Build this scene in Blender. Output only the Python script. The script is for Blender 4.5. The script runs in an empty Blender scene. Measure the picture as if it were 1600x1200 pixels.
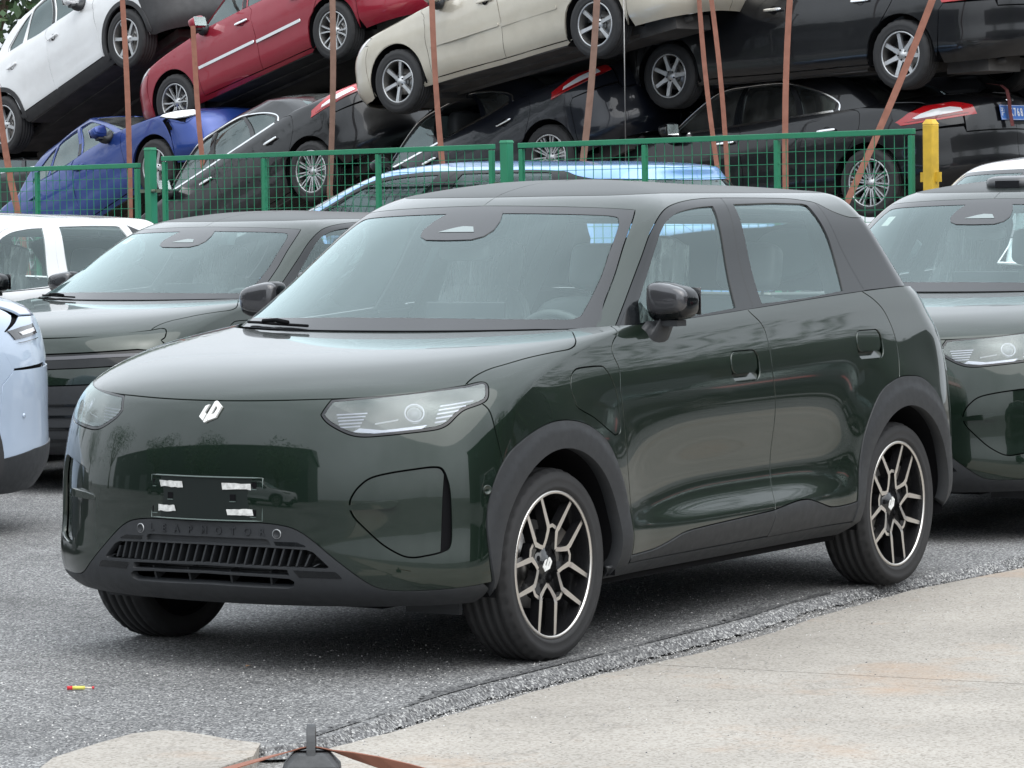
import bpy, bmesh, math, random
import numpy as np
from mathutils import Vector, Matrix
from mathutils.geometry import delaunay_2d_cdt

scene = bpy.context.scene
COL = scene.collection
R = math.radians
rnd = random.Random(7)

# ---------------------------------------------------------------- camera, sky, sun, exposure
cam_d = bpy.data.cameras.new('camera'); cam = bpy.data.objects.new('camera', cam_d); COL.objects.link(cam)
CAM = np.array([10.586, 7.424, 1.5988]); YAW, PITCH, ROLL = -2.5784, -.0502, -.0144
_f = np.array([math.cos(PITCH) * math.cos(YAW), math.cos(PITCH) * math.sin(YAW), math.sin(PITCH)])
_r = np.cross(_f, [0, 0, 1]); _r /= np.linalg.norm(_r); _u = np.cross(_r, _f)
_rt = _r * math.cos(ROLL) + _u * math.sin(ROLL); _up = _u * math.cos(ROLL) - _r * math.sin(ROLL)
cam.matrix_world = Matrix(((_rt[0], _up[0], -_f[0], CAM[0]), (_rt[1], _up[1], -_f[1], CAM[1]), (_rt[2], _up[2], -_f[2], CAM[2]), (0, 0, 0, 1)))
cam_d.sensor_width = 36; cam_d.lens = 5547 / 1600 * 36; cam_d.clip_start = .2; cam_d.clip_end = 900
scene.camera = cam

SUN_AZ, SUN_EL = R(60), R(58)          # where the light comes from
world = bpy.data.worlds.new('World'); scene.world = world; world.use_nodes = True
nt = world.node_tree; nt.nodes.clear()
sky = nt.nodes.new('ShaderNodeTexSky'); sky.sky_type = 'NISHITA'; sky.sun_disc = False
sky.sun_elevation = SUN_EL; sky.sun_rotation = math.pi / 2 - SUN_AZ; sky.air_density = 1.0; sky.dust_density = 4.0; sky.ozone_density = 1.0
hs = nt.nodes.new('ShaderNodeHueSaturation'); hs.inputs['Saturation'].default_value = .22
# an overcast sky: the cloud sheet is about three times as bright overhead as at the horizon
tc = nt.nodes.new('ShaderNodeTexCoord'); sx = nt.nodes.new('ShaderNodeSeparateXYZ')
mr = nt.nodes.new('ShaderNodeMapRange'); mr.inputs['From Min'].default_value = 0; mr.inputs['From Max'].default_value = 1
mr.inputs['To Min'].default_value = .62; mr.inputs['To Max'].default_value = 1.25
cl = nt.nodes.new('ShaderNodeTexNoise'); cl.inputs['Scale'].default_value = 2.2; cl.inputs['Detail'].default_value = 5
mrc = nt.nodes.new('ShaderNodeMapRange'); mrc.inputs['From Min'].default_value = .3; mrc.inputs['From Max'].default_value = .7
mrc.inputs['To Min'].default_value = .82; mrc.inputs['To Max'].default_value = 1.15
mul = nt.nodes.new('ShaderNodeMath'); mul.operation = 'MULTIPLY'
mix = nt.nodes.new('ShaderNodeMix'); mix.data_type = 'RGBA'; mix.inputs['Factor'].default_value = .7; mix.inputs['B'].default_value = (7.25, 7.85, 8.45, 1)
vm = nt.nodes.new('ShaderNodeVectorMath'); vm.operation = 'SCALE'
bg = nt.nodes.new('ShaderNodeBackground'); bg.inputs['Strength'].default_value = .15
wo = nt.nodes.new('ShaderNodeOutputWorld')
L = nt.links.new
L(sky.outputs['Color'], hs.inputs['Color']); L(hs.outputs['Color'], mix.inputs['A']); L(mix.outputs['Result'], vm.inputs[0])
L(tc.outputs['Generated'], sx.inputs[0]); L(sx.outputs['Z'], mr.inputs['Value']); L(tc.outputs['Generated'], cl.inputs['Vector'])
L(cl.outputs['Fac'], mrc.inputs['Value']); L(mr.outputs['Result'], mul.inputs[0]); L(mrc.outputs['Result'], mul.inputs[1])
L(mul.outputs['Value'], vm.inputs['Scale']); L(vm.outputs['Vector'], bg.inputs['Color']); L(bg.outputs['Background'], wo.inputs['Surface'])

sun_d = bpy.data.lights.new('sun', 'SUN'); sun_d.energy = .9; sun_d.angle = R(75); sun_d.color = (1, .97, .92)
sun = bpy.data.objects.new('sun', sun_d); COL.objects.link(sun)
sun.rotation_euler = Vector((-math.cos(SUN_EL) * math.cos(SUN_AZ), -math.cos(SUN_EL) * math.sin(SUN_AZ), -math.sin(SUN_EL))).to_track_quat('-Z', 'Y').to_euler()

vs = scene.view_settings; vs.view_transform = 'Standard'; vs.look = 'None'; vs.exposure = .80; vs.gamma = 1.0; vs.use_curve_mapping = False
scene.render.engine = 'CYCLES'; scene.cycles.use_denoising = True; scene.cycles.max_bounces = 7; scene.cycles.transparent_max_bounces = 20
scene.cycles.glossy_bounces = 4; scene.cycles.caustics_reflective = False; scene.cycles.caustics_refractive = False

# ---------------------------------------------------------------- materials
def nodes_of(m):
    m.use_nodes = True; t = m.node_tree
    return t, t.nodes.get('Principled BSDF'), t.nodes.new, t.links.new
def setin(b, **k):
    for a, v in k.items():
        b.inputs[a.replace('_', ' ')].default_value = (*v, 1) if isinstance(v, tuple) and len(v) == 3 else v
def grain(t, new, lnk, base, amount, scale, detail=4, dark=.6, coord='Object'):
    """base colour broken up by noise; returns the colour socket"""
    tcn = new('ShaderNodeTexCoord'); nz = new('ShaderNodeTexNoise'); nz.inputs['Scale'].default_value = scale; nz.inputs['Detail'].default_value = detail
    lnk(tcn.outputs[coord], nz.inputs['Vector'])
    mx = new('ShaderNodeMix'); mx.data_type = 'RGBA'
    rp = new('ShaderNodeMapRange'); rp.inputs['From Min'].default_value = .35; rp.inputs['From Max'].default_value = .7; rp.inputs['To Max'].default_value = amount
    lnk(nz.outputs['Fac'], rp.inputs['Value']); lnk(rp.outputs['Result'], mx.inputs['Factor'])
    mx.inputs['A'].default_value = (*base, 1); mx.inputs['B'].default_value = (*[c * dark for c in base], 1)
    return mx.outputs['Result'], nz
_mats = {}
def mat(name, base=(.5, .5, .5), rough=.5, metal=0., coat=0., spec=.5, var=.0, scale=8., dark=.6, bump=0., bscale=200., emit=None):
    if name in _mats: return _mats[name]
    m = bpy.data.materials.new(name); t, b, new, lnk = nodes_of(m)
    setin(b, Base_Color=base, Roughness=rough, Metallic=metal, Coat_Weight=coat, Coat_Roughness=.04, Specular_IOR_Level=spec)
    if var:
        c, nz = grain(t, new, lnk, base, var, scale, dark=dark); lnk(c, b.inputs['Base Color'])
        rr = new('ShaderNodeMapRange'); rr.inputs['To Min'].default_value = max(0, rough - .1); rr.inputs['To Max'].default_value = min(1, rough + .15)
        lnk(nz.outputs['Fac'], rr.inputs['Value']); lnk(rr.outputs['Result'], b.inputs['Roughness'])
    if bump:
        tcn = new('ShaderNodeTexCoord'); nz = new('ShaderNodeTexNoise'); nz.inputs['Scale'].default_value = bscale; nz.inputs['Detail'].default_value = 2
        bp = new('ShaderNodeBump'); bp.inputs['Strength'].default_value = bump; bp.inputs['Distance'].default_value = .002
        lnk(tcn.outputs['Object'], nz.inputs['Vector']); lnk(nz.outputs['Fac'], bp.inputs['Height']); lnk(bp.outputs['Normal'], b.inputs['Normal'])
    if emit: setin(b, Emission_Color=emit, Emission_Strength=1.)
    _mats[name] = m; return m
def paint(name, base, metal=.55, rough=.34, dust=.1, dustcol=(.33, .31, .28), scratch=0., wave=.0, coat=1., spec=.5):
    """car paint under clear coat with a film of dust and, on wrecks, scuffs"""
    if name in _mats: return _mats[name]
    m = bpy.data.materials.new(name); t, b, new, lnk = nodes_of(m)
    setin(b, Base_Color=base, Roughness=rough, Metallic=metal, Coat_Weight=coat, Coat_Roughness=.03 + .1 * dust, Coat_IOR=1.6 if coat == 1 else 1.5, Specular_IOR_Level=spec)
    tcn = new('ShaderNodeTexCoord')
    n1 = new('ShaderNodeTexNoise'); n1.inputs['Scale'].default_value = 3.; n1.inputs['Detail'].default_value = 8; n1.inputs['Roughness'].default_value = .65
    lnk(tcn.outputs['Object'], n1.inputs['Vector'])
    rp = new('ShaderNodeMapRange'); rp.inputs['From Min'].default_value = .42; rp.inputs['From Max'].default_value = .75; rp.inputs['To Max'].default_value = dust
    lnk(n1.outputs['Fac'], rp.inputs['Value'])
    mx = new('ShaderNodeMix'); mx.data_type = 'RGBA'; mx.inputs['A'].default_value = (*base, 1); mx.inputs['B'].default_value = (*dustcol, 1)
    fac = rp.outputs['Result']
    if scratch:
        n2 = new('ShaderNodeTexNoise'); n2.inputs['Scale'].default_value = 2.4; n2.inputs['Detail'].default_value = 10; n2.inputs['Roughness'].default_value = .8
        mp = new('ShaderNodeMapping'); mp.inputs['Scale'].default_value = (.6, 1, 2.2); mp.inputs['Location'].default_value = (rnd.random() * 9, rnd.random() * 9, 3)
        lnk(tcn.outputs['Object'], mp.inputs['Vector']); lnk(mp.outputs['Vector'], n2.inputs['Vector'])
        r2 = new('ShaderNodeMapRange'); r2.inputs['From Min'].default_value = .66; r2.inputs['From Max'].default_value = .69; r2.inputs['To Max'].default_value = scratch
        lnk(n2.outputs['Fac'], r2.inputs['Value']); ad = new('ShaderNodeMath'); ad.operation = 'MAXIMUM'
        lnk(fac, ad.inputs[0]); lnk(r2.outputs['Result'], ad.inputs[1]); fac = ad.outputs['Value']
    lnk(fac, mx.inputs['Factor']); lnk(mx.outputs['Result'], b.inputs['Base Color'])
    if wave:
        n3 = new('ShaderNodeTexNoise'); n3.inputs['Scale'].default_value = 2.2; n3.inputs['Detail'].default_value = 2
        bp = new('ShaderNodeBump'); bp.inputs['Strength'].default_value = 1.; bp.inputs['Distance'].default_value = wave
        lnk(tcn.outputs['Object'], n3.inputs['Vector']); lnk(n3.outputs['Fac'], bp.inputs['Height'])
        lnk(bp.outputs['Normal'], b.inputs['Normal']); lnk(bp.outputs['Normal'], b.inputs['Coat Normal'])
    _mats[name] = m; return m
def glass(name, tint=(.74, .84, .82), refl=1.0, ior=1.52, rough=0., film=0.):
    """thin pane: see-through tint under a mirror sheen that follows Fresnel"""
    if name in _mats: return _mats[name]
    m = bpy.data.materials.new(name); t, b, new, lnk = nodes_of(m); t.nodes.remove(b)
    out = t.nodes['Material Output']; tr = new('ShaderNodeBsdfTransparent'); tr.inputs['Color'].default_value = (*tint, 1)
    gl = new('ShaderNodeBsdfGlossy'); gl.inputs['Roughness'].default_value = rough; gl.inputs['Color'].default_value = (.82, .98, .98, 1)
    fr = new('ShaderNodeFresnel'); fr.inputs['IOR'].default_value = ior
    ml = new('ShaderNodeMath'); ml.operation = 'MULTIPLY'; ml.use_clamp = True; ml.inputs[1].default_value = 1.75 * refl
    mx = new('ShaderNodeMixShader'); lnk(fr.outputs[0], ml.inputs[0]); lnk(ml.outputs[0], mx.inputs[0]); lnk(tr.outputs[0], mx.inputs[1]); lnk(gl.outputs[0], mx.inputs[2])
    if film:
        df = new('ShaderNodeBsdfDiffuse'); df.inputs['Color'].default_value = (.62, .64, .62, 1); m2 = new('ShaderNodeMixShader')
        tcn = new('ShaderNodeTexCoord'); nz = new('ShaderNodeTexNoise'); nz.inputs['Scale'].default_value = 5; nz.inputs['Detail'].default_value = 6
        rp = new('ShaderNodeMapRange'); rp.inputs['From Min'].default_value = .25; rp.inputs['From Max'].default_value = .8; rp.inputs['To Max'].default_value = film
        lnk(tcn.outputs['Object'], nz.inputs['Vector']); lnk(nz.outputs['Fac'], rp.inputs['Value']); lnk(rp.outputs['Result'], m2.inputs[0])
        lnk(mx.outputs[0], m2.inputs[1]); lnk(df.outputs[0], m2.inputs[2]); mx = m2
    lnk(mx.outputs[0], out.inputs['Surface']); _mats[name] = m; return m

M_GREEN = paint('dark_green_paint', (.0095, .0190, .0130), metal=.5, rough=.28, dust=.010, spec=.05)
M_BLUEP = paint('pale_blue_paint', (.44, .53, .66), metal=.15, rough=.35, dust=.05)
M_WHITEP = paint('white_paint', (.58, .59, .60), metal=.0, rough=.4, dust=.06)
M_GLOSS = mat('gloss_black', (.005, .006, .007), .08, coat=.0, spec=.42)
M_CLAD = mat('grey_black_plastic', (.019, .021, .024), .55, var=.35, scale=30, bump=.12, bscale=900)
M_DARK = mat('dark_void_plastic', (.005, .005, .006), .8, spec=.1)
M_RUBBER = mat('tyre_rubber', (.018, .018, .019), .75, var=.5, scale=25, dark=1.7)
M_RIMBLK = mat('gloss_black_alloy', (.010, .010, .011), .22, coat=.6)
M_MACH = mat('machined_alloy', (.72, .69, .65), .32, metal=1.)
M_SILVER = mat('silver_alloy', (.52, .53, .54), .42, metal=.75, var=.4, scale=20)
M_STEEL = mat('worn_steel', (.35, .34, .33), .4, metal=1., var=.5, scale=15)
M_CHROME = mat('chrome', (.82, .83, .84), .12, metal=1.)
M_GLASS = glass('window_glass', (.88, .98, .96), refl=.9, film=.008)
M_WSGLASS = glass('windscreen_glass', (.88, .99, .97), refl=.95, film=.008)
M_DGLASS = glass('tinted_glass', (.16, .18, .18), film=.06)
M_LENS = glass('lamp_lens', (.78, .80, .86), refl=.8, film=.40)
M_FRIT = mat('black_glass_border', (.014, .015, .017), .16, coat=.35, spec=.4)
M_TRIM = mat('interior_dark_trim', (.075, .078, .08), .6, var=.3, scale=12)
M_TRIML = mat('interior_light_trim', (.55, .57, .56), .7)
M_SEAT = mat('seat_leather', (.10, .105, .11), .5, var=.3, scale=8)
M_LAMPR = mat('lamp_reflector', (.62, .63, .66), .22, metal=.85)
M_LAMPG = mat('lamp_grey_bezel', (.50, .50, .55), .3, metal=.4)
M_RED = mat('tail_lamp_red', (.42, .008, .012), .15, coat=1.)
M_REDD = mat('tail_lamp_dark_red', (.16, .004, .006), .15, coat=1.)
M_LWHITE = mat('lamp_white', (.75, .75, .76), .18, coat=1.)
M_WHITE = mat('white_plastic', (.78, .78, .76), .5)
M_TAPE = mat('torn_white_tape', (.68, .68, .66), .7, var=.7, scale=60, dark=.45)
M_HOLDER = mat('plate_holder_plastic', (.006, .010, .009), .5, spec=.3)
M_FILM = None
def film_mat():
    global M_FILM
    if M_FILM: return M_FILM
    m = bpy.data.materials.new('clear_plastic_wrap'); t, b, new, lnk = nodes_of(m)
    out = t.nodes['Material Output']; tr = new('ShaderNodeBsdfTransparent'); mx = new('ShaderNodeMixShader')
    setin(b, Base_Color=(.75, .78, .78), Roughness=.25)
    tcn = new('ShaderNodeTexCoord'); mp = new('ShaderNodeMapping'); mp.inputs['Scale'].default_value = (1, 7, .9)
    nz = new('ShaderNodeTexNoise'); nz.inputs['Scale'].default_value = 5; nz.inputs['Detail'].default_value = 5; nz.inputs['Distortion'].default_value = 1.2
    rp = new('ShaderNodeMapRange'); rp.inputs['From Min'].default_value = .46; rp.inputs['From Max'].default_value = .66; rp.inputs['To Min'].default_value = .10; rp.inputs['To Max'].default_value = .6
    bp = new('ShaderNodeBump'); bp.inputs['Distance'].default_value = .03
    lnk(tcn.outputs['Object'], mp.inputs['Vector']); lnk(mp.outputs['Vector'], nz.inputs['Vector']); lnk(nz.outputs['Fac'], rp.inputs['Value']); lnk(nz.outputs['Fac'], bp.inputs['Height'])
    lnk(bp.outputs['Normal'], b.inputs['Normal']); lnk(rp.outputs['Result'], mx.inputs[0]); lnk(tr.outputs[0], mx.inputs[1]); lnk(b.outputs[0], mx.inputs[2]); lnk(mx.outputs[0], out.inputs['Surface'])
    M_FILM = m; return m

# ---------------------------------------------------------------- object helpers
def tag(o, label=None, cat=None, group=None, kind=None):
    if label: o['label'] = label
    if cat: o['category'] = cat
    if group: o['group'] = group
    if kind: o['kind'] = kind
    return o
def empty(name, loc=(0, 0, 0), parent=None):
    o = bpy.data.objects.new(name, None); COL.objects.link(o); o.location = loc; o.empty_display_size = .2
    if parent: o.parent = parent
    return o
def link(name, me, mats, parent=None):
    for m in (mats if isinstance(mats, (list, tuple)) else [mats]): me.materials.append(m)
    o = bpy.data.objects.new(name, me); COL.objects.link(o)
    if parent is not None: o.parent = parent
    return o
class MB:
    """collects polygons; build() links them as one mesh object"""
    def __init__(s): s.v = []; s.f = []; s.mi = []; s.sm = []
    def add(s, V, Fs, mi=0, smooth=False):
        k = len(s.v); s.v += [tuple(map(float, p)) for p in V]
        for f in Fs: s.f.append(tuple(i + k for i in f)); s.mi.append(mi); s.sm.append(smooth)
        return s
    def box(s, c, d, rot=None, mi=0, taper=None):
        hx, hy, hz = d[0] / 2, d[1] / 2, d[2] / 2; V = []
        for z in (-1, 1):
            k = taper if (taper and z > 0) else 1
            for x, y in ((-1, -1), (1, -1), (1, 1), (-1, 1)):
                p = Vector((x * hx * k, y * hy * k, z * hz)); p = rot @ p if rot else p; V.append((p.x + c[0], p.y + c[1], p.z + c[2]))
        return s.add(V, [(3, 2, 1, 0), (4, 5, 6, 7), (0, 1, 5, 4), (1, 2, 6, 5), (2, 3, 7, 6), (3, 0, 4, 7)], mi)
    def tube(s, pts, r, n=8, mi=0, cap=True, closed=False):
        pts = [Vector(p) for p in pts]; rs = r if isinstance(r, (list, tuple)) else [r] * len(pts); V = []; Fs = []; m = len(pts); prev = None
        for i, p in enumerate(pts):
            if closed: t = pts[(i + 1) % m] - pts[i - 1]
            else: t = pts[min(i + 1, m - 1)] - pts[max(i - 1, 0)]
            t.normalize()
            if prev is None:
                a = Vector((0, 0, 1)) if abs(t.z) < .9 else Vector((1, 0, 0)); x = t.cross(a).normalized()
            else: x = (prev - t * prev.dot(t)).normalized()
            prev = x; y = t.cross(x)
            for k in range(n): a = 2 * math.pi * k / n; V.append(p + (x * math.cos(a) + y * math.sin(a)) * rs[i])
        for i in range(m if closed else m - 1):
            for k in range(n): a, b2 = i * n, ((i + 1) % m) * n; Fs.append((a + k, a + (k + 1) % n, b2 + (k + 1) % n, b2 + k))
        if cap and not closed: Fs += [tuple(range(n))[::-1], tuple(range((m - 1) * n, m * n))]
        return s.add(V, Fs, mi, True)
    def lathe(s, prof, n=48, axis='y', c=(0, 0, 0), mi=0, smooth=True, close=False):
        """prof: (radius, along-axis) pairs"""
        V = []; Fs = []; m = len(prof)
        for k in range(n):
            a = 2 * math.pi * k / n
            for r_, h in prof: V.append((c[0] + r_ * math.cos(a), c[1] + h, c[2] + r_ * math.sin(a)) if axis == 'y' else (c[0] + r_ * math.cos(a), c[1] + r_ * math.sin(a), c[2] + h))
        for k in range(n):
            for i in range(m if close else m - 1): Fs.append((k * m + i, k * m + (i + 1) % m, ((k + 1) % n) * m + (i + 1) % m, ((k + 1) % n) * m + i))
        return s.add(V, Fs, mi, smooth)
    def ext(s, poly, f0, f1, mi=0, smi=None):
        """prism: outline points mapped by f0 (front) and f1 (back)"""
        n = len(poly); V = [f0(p) for p in poly] + [f1(p) for p in poly]
        s.add(V, [tuple(range(n))], mi); k = len(s.v) - 2 * n
        s.f += [tuple(range(k + 2 * n - 1, k + n - 1, -1))]; s.mi.append(mi); s.sm.append(False)
        for i in range(n): s.f.append((k + i, k + n + i, k + n + (i + 1) % n, k + (i + 1) % n)); s.mi.append(mi if smi is None else smi); s.sm.append(False)
        return s
    def mesh(s, name, fix=True):
        me = bpy.data.meshes.new(name); me.from_pydata(s.v, [], s.f); me.polygons.foreach_set('material_index', s.mi); me.polygons.foreach_set('use_smooth', s.sm)
        if fix:
            bm = bmesh.new(); bm.from_mesh(me); bmesh.ops.recalc_face_normals(bm, faces=bm.faces); bm.to_mesh(me); bm.free()
        me.update(); return me
    def build(s, name, mats, parent=None, bevel=0, fix=True):
        o = link(name, s.mesh(name, fix), mats, parent)
        if bevel:
            b = o.modifiers.new('bevel', 'BEVEL'); b.width = bevel; b.segments = 2; b.limit_method = 'ANGLE'
        return o
def copy_tree(o, parent=None, mats=None):
    c = o.copy(); COL.objects.link(c); c.parent = parent
    if mats and c.type == 'MESH':
        for i, sl in enumerate(c.material_slots):
            if sl.material in mats: nm = mats[sl.material]; sl.link = 'OBJECT'; sl.material = nm
    for ch in o.children: copy_tree(ch, c, mats)
    return c
def pillow(mb, c, d, e=.35, rot=None, n=20, mi=0, fn=None):
    """rounded box (superellipsoid), dims d"""
    V = []; Fs = []; m = n // 2
    sp = lambda t, k: math.copysign(abs(t) ** k, t)
    for i in range(m + 1):
        a = -math.pi / 2 + math.pi * i / m
        for j in range(n):
            b = 2 * math.pi * j / n + math.pi / n
            p = Vector((sp(math.cos(a), e) * sp(math.cos(b), e) * d[0] / 2, sp(math.cos(a), e) * sp(math.sin(b), e) * d[1] / 2, sp(math.sin(a), e) * d[2] / 2))
            if fn: p = Vector(fn(p))
            if rot: p = rot @ p
            V.append((p.x + c[0], p.y + c[1], p.z + c[2]))
    for i in range(m):
        for j in range(n): Fs.append((i * n + j, i * n + (j + 1) % n, (i + 1) * n + (j + 1) % n, (i + 1) * n + j))
    mb.add(V, Fs, mi, True); return mb
def text_mesh(s, size, depth=.001, font=None, shear=0., bold=0.):
    cu = bpy.data.curves.new('lettering', 'FONT'); cu.body = s; cu.size = size; cu.extrude = depth; cu.align_x = 'CENTER'; cu.align_y = 'CENTER'; cu.shear = shear; cu.offset = bold
    if font: cu.font = font
    o = bpy.data.objects.new('lettering', cu); COL.objects.link(o); bpy.context.view_layer.update()
    me = bpy.data.meshes.new_from_object(o.evaluated_get(bpy.context.evaluated_depsgraph_get())); bpy.data.objects.remove(o); bpy.data.curves.remove(cu); return me
def frame_matrix(p, n, up=(0, 0, 1)):
    """local x to the right, y up, z out along n"""
    n = Vector(n).normalized(); x = Vector(up).cross(n).normalized(); y = n.cross(x)
    return Matrix(((x.x, y.x, n.x, p[0]), (x.y, y.y, n.y, p[1]), (x.z, y.z, n.z, p[2]), (0, 0, 0, 1)))
def nspline(xs, ys):
    """natural cubic spline through (xs, ys), ys may have columns; returns f(x)"""
    xs = np.asarray(xs, float); ys = np.asarray(ys, float); n = len(xs); h = np.diff(xs)
    A = np.zeros((n, n)); B = np.zeros((n,) + ys.shape[1:]); A[0, 0] = A[-1, -1] = 1
    for i in range(1, n - 1):
        A[i, i-1:i+2] = h[i-1], 2 * (h[i-1] + h[i]), h[i]
        B[i] = 6 * ((ys[i+1] - ys[i]) / h[i] - (ys[i] - ys[i-1]) / h[i-1])
    M = np.linalg.solve(A, B)
    def f(x):
        x = np.clip(np.asarray(x, float), xs[0], xs[-1]); i = np.clip(np.searchsorted(xs, x) - 1, 0, n - 2)
        t = x - xs[i]; d = h[i]
        if ys.ndim > 1: t = t[..., None]; d = d[..., None]
        a, b = M[i], M[i+1]
        return ys[i] + t * ((ys[i+1] - ys[i]) / d - d * (2 * a + b) / 6) + t * t * a / 2 + t ** 3 * (b - a) / (6 * d)
    return f

COLS = ('xf', 'zf', 'xs', 'w', 'za', 'zb', 'xe', 'xr', 'zr', 'n', 'm', 'nr', 'mr', 'bow')

class Shell:
    """closed-round surface lofted through level outlines; u runs from the middle of the nose (0) round the
    car's side to the middle of the tail (Lf+Ls+Lr), negative u is the right side; v runs upwards"""
    Lf, Ls, Lr = 1.15, 3.0, 1.1
    def __init__(self, levels, disp=None):
        vs = [l[0] for l in levels]; self.v0, self.v1 = vs[0], vs[-1]
        self.f = nspline(vs, [l[1:] for l in levels]); self.disp = disp; self._grid = None
        self.U = self.Lf + self.Ls + self.Lr
    def P(self, u, v, flat=False):
        u = np.asarray(u, float); v = np.asarray(v, float); sg = np.where(u < 0, -1., 1.); a = np.clip(np.abs(u), 0, self.U)
        q = self.f(v); xf, zf, xs, w, za, zb, xe, xr, zr, n, m, nr, mr, bow = [q[..., i] for i in range(14)]
        Lf, Ls, Lr = self.Lf, self.Ls, self.Lr; e = 1e-9
        t = np.clip(a / Lf, 0, 1) * np.pi / 2
        c = np.maximum(np.cos(t), e) ** (2 / n); s = np.maximum(np.sin(t), e) ** (2 / m)
        X1 = xs + (xf - xs) * c; Y1 = w * s; Z1 = zf + (za - zf) * s ** 2.2
        f = np.clip((a - Lf) / Ls, 0, 1); g = .6 * f + .4 * f * f * (3 - 2 * f)
        X2 = xs + (xe - xs) * f; Y2 = w + bow * np.sin(np.pi * f) ** 2; Z2 = za + (zb - za) * g
        t = np.clip((self.U - a) / Lr, 0, 1) * np.pi / 2
        c = np.maximum(np.cos(t), e) ** (2 / nr); s = np.maximum(np.sin(t), e) ** (2 / mr)
        X3 = xe + (xr - xe) * c; Y3 = w * s; Z3 = zr + (zb - zr) * s ** 2.2
        k1 = a < Lf; k3 = a > Lf + Ls
        X = np.where(k1, X1, np.where(k3, X3, X2)); Y = np.where(k1, Y1, np.where(k3, Y3, Y2)); Z = np.where(k1, Z1, np.where(k3, Z3, Z2))
        if self.disp is not None and not flat:
            Y = Y + self.disp(X, Y, Z) * np.clip((Y - .55) / .25, 0, 1) ** 2
        return np.stack([X, Y * sg, Z], -1)
    def J(self, u, v):
        h = 1e-4
        va = np.clip(v - h, self.v0, self.v1); vb = np.clip(v + h, self.v0, self.v1)
        return (self.P(u + h, v) - self.P(u - h, v)) / (2 * h), (self.P(u, vb) - self.P(u, va)) / (vb - va)[..., None]
    def N(self, u, v):
        v = np.clip(v, self.v0 + 2e-4, self.v1 - 2e-3); a, b = self.J(u, v); n = np.cross(a, b)
        return n / np.maximum(np.linalg.norm(n, axis=-1, keepdims=True), 1e-12)
    def inv(self, tgt, chart, lim=None):
        """tgt (k,2) in chart 'xz' 'yz' 'xy' -> (k,2) uv on the left half (u>=0); lim = u range; chart may be a function P->2D"""
        tgt = np.asarray(tgt, float); ix = {'xz': (0, 2), 'yz': (1, 2), 'xy': (0, 1)}.get(chart)
        fn = (lambda p: p[..., ix]) if ix else chart
        lim = lim or {'xz': (.45, self.U - .3), 'yz': (0, self.Lf), 'xy': (0, self.Lf + .6)}.get(chart, (0, self.U))
        key = (chart, lim); out = []
        if self._grid is None: self._grid = {}
        if key not in self._grid:
            U, V = np.meshgrid(np.linspace(lim[0], lim[1], 200), np.linspace(self.v0, self.v1, 90), indexing='ij')
            self._grid[key] = fn(self.P(U, V)).reshape(-1, 2), np.stack([U.ravel(), V.ravel()], 1)
        G, UV = self._grid[key]
        for t in tgt:
            p = UV[np.argmin(((G - t) ** 2).sum(1))].copy()
            for _ in range(12):
                h = 1e-5; r = fn(self.P(p[0], p[1])) - t
                vv = min(max(p[1], self.v0 + h), self.v1 - h)
                Jm = np.stack([(fn(self.P(p[0] + h, vv)) - fn(self.P(p[0] - h, vv))) / (2 * h), (fn(self.P(p[0], vv + h)) - fn(self.P(p[0], vv - h))) / (2 * h)], 1)
                A = Jm.T @ Jm; A += np.eye(2) * 1e-6 * (np.trace(A) + 1e-12)
                st = np.clip(np.linalg.solve(A, -Jm.T @ r), -.05, .05); p = p + st
                p[0] = np.clip(p[0], lim[0], lim[1]); p[1] = np.clip(p[1], self.v0, self.v1)
                if abs(st).max() < 1e-7: break
            out.append(p)
        return np.array(out)
# ---------------------------------------------------------------- trimmed panels on a shell
def catmull(P, n=6, closed=False):
    P = np.asarray(P, float); m = len(P)
    if m < 3: return P
    out = []
    for i in range(m if closed else m - 1):
        if closed: a, b, c, d = P[i - 1], P[i], P[(i + 1) % m], P[(i + 2) % m]
        else: a, b, c, d = P[max(i - 1, 0)], P[i], P[i + 1], P[min(i + 2, m - 1)]
        for k in range(n):
            t = k / n; out.append(.5 * (2 * b + (c - a) * t + (2 * a - 5 * b + 4 * c - d) * t * t + (3 * b - a - 3 * c + d) * t ** 3))
    if not closed: out.append(P[-1])
    return np.array(out)
def seg(sh, chart, pts, smooth=True, lim=None):
    uv = np.asarray(pts, float) if chart == 'uv' else sh.inv(pts, chart, lim)
    return catmull(uv) if smooth and len(uv) > 2 else uv
def join(*segs): return np.concatenate(segs)
def mirrored(half):
    """closed outline over the centre line from its left half (first and last points near u = 0)"""
    h = half.copy(); h[0, 0] = 0; h[-1, 0] = 0; r = h[::-1][1:-1].copy(); r[:, 0] *= -1
    return np.concatenate([h, r])
def dens(uv, sh, step):
    out = []; n = len(uv)
    for i in range(n):
        a, b = uv[i], uv[(i + 1) % n]; p = sh.P(np.array([a[0], b[0]]), np.array([a[1], b[1]])); d = np.linalg.norm(p[0] - p[1])
        d = max(d, np.linalg.norm((b - a) * [.6, .6])); k = max(1, int(math.ceil(d / step)))
        for j in range(k): out.append(a + (b - a) * j / k)
    out = np.array(out); p = sh.P(out[:, 0], out[:, 1]); keep = [0]
    for i in range(1, len(out)):
        if np.linalg.norm(out[i] - out[keep[-1]]) > 4e-4: keep.append(i)
    if np.linalg.norm(out[keep[-1]] - out[0]) < 4e-4: keep.pop()
    return out[keep]
def area2(p): x, y = p[:, 0], p[:, 1]; return (x * np.roll(y, -1) - y * np.roll(x, -1)).sum()
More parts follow.
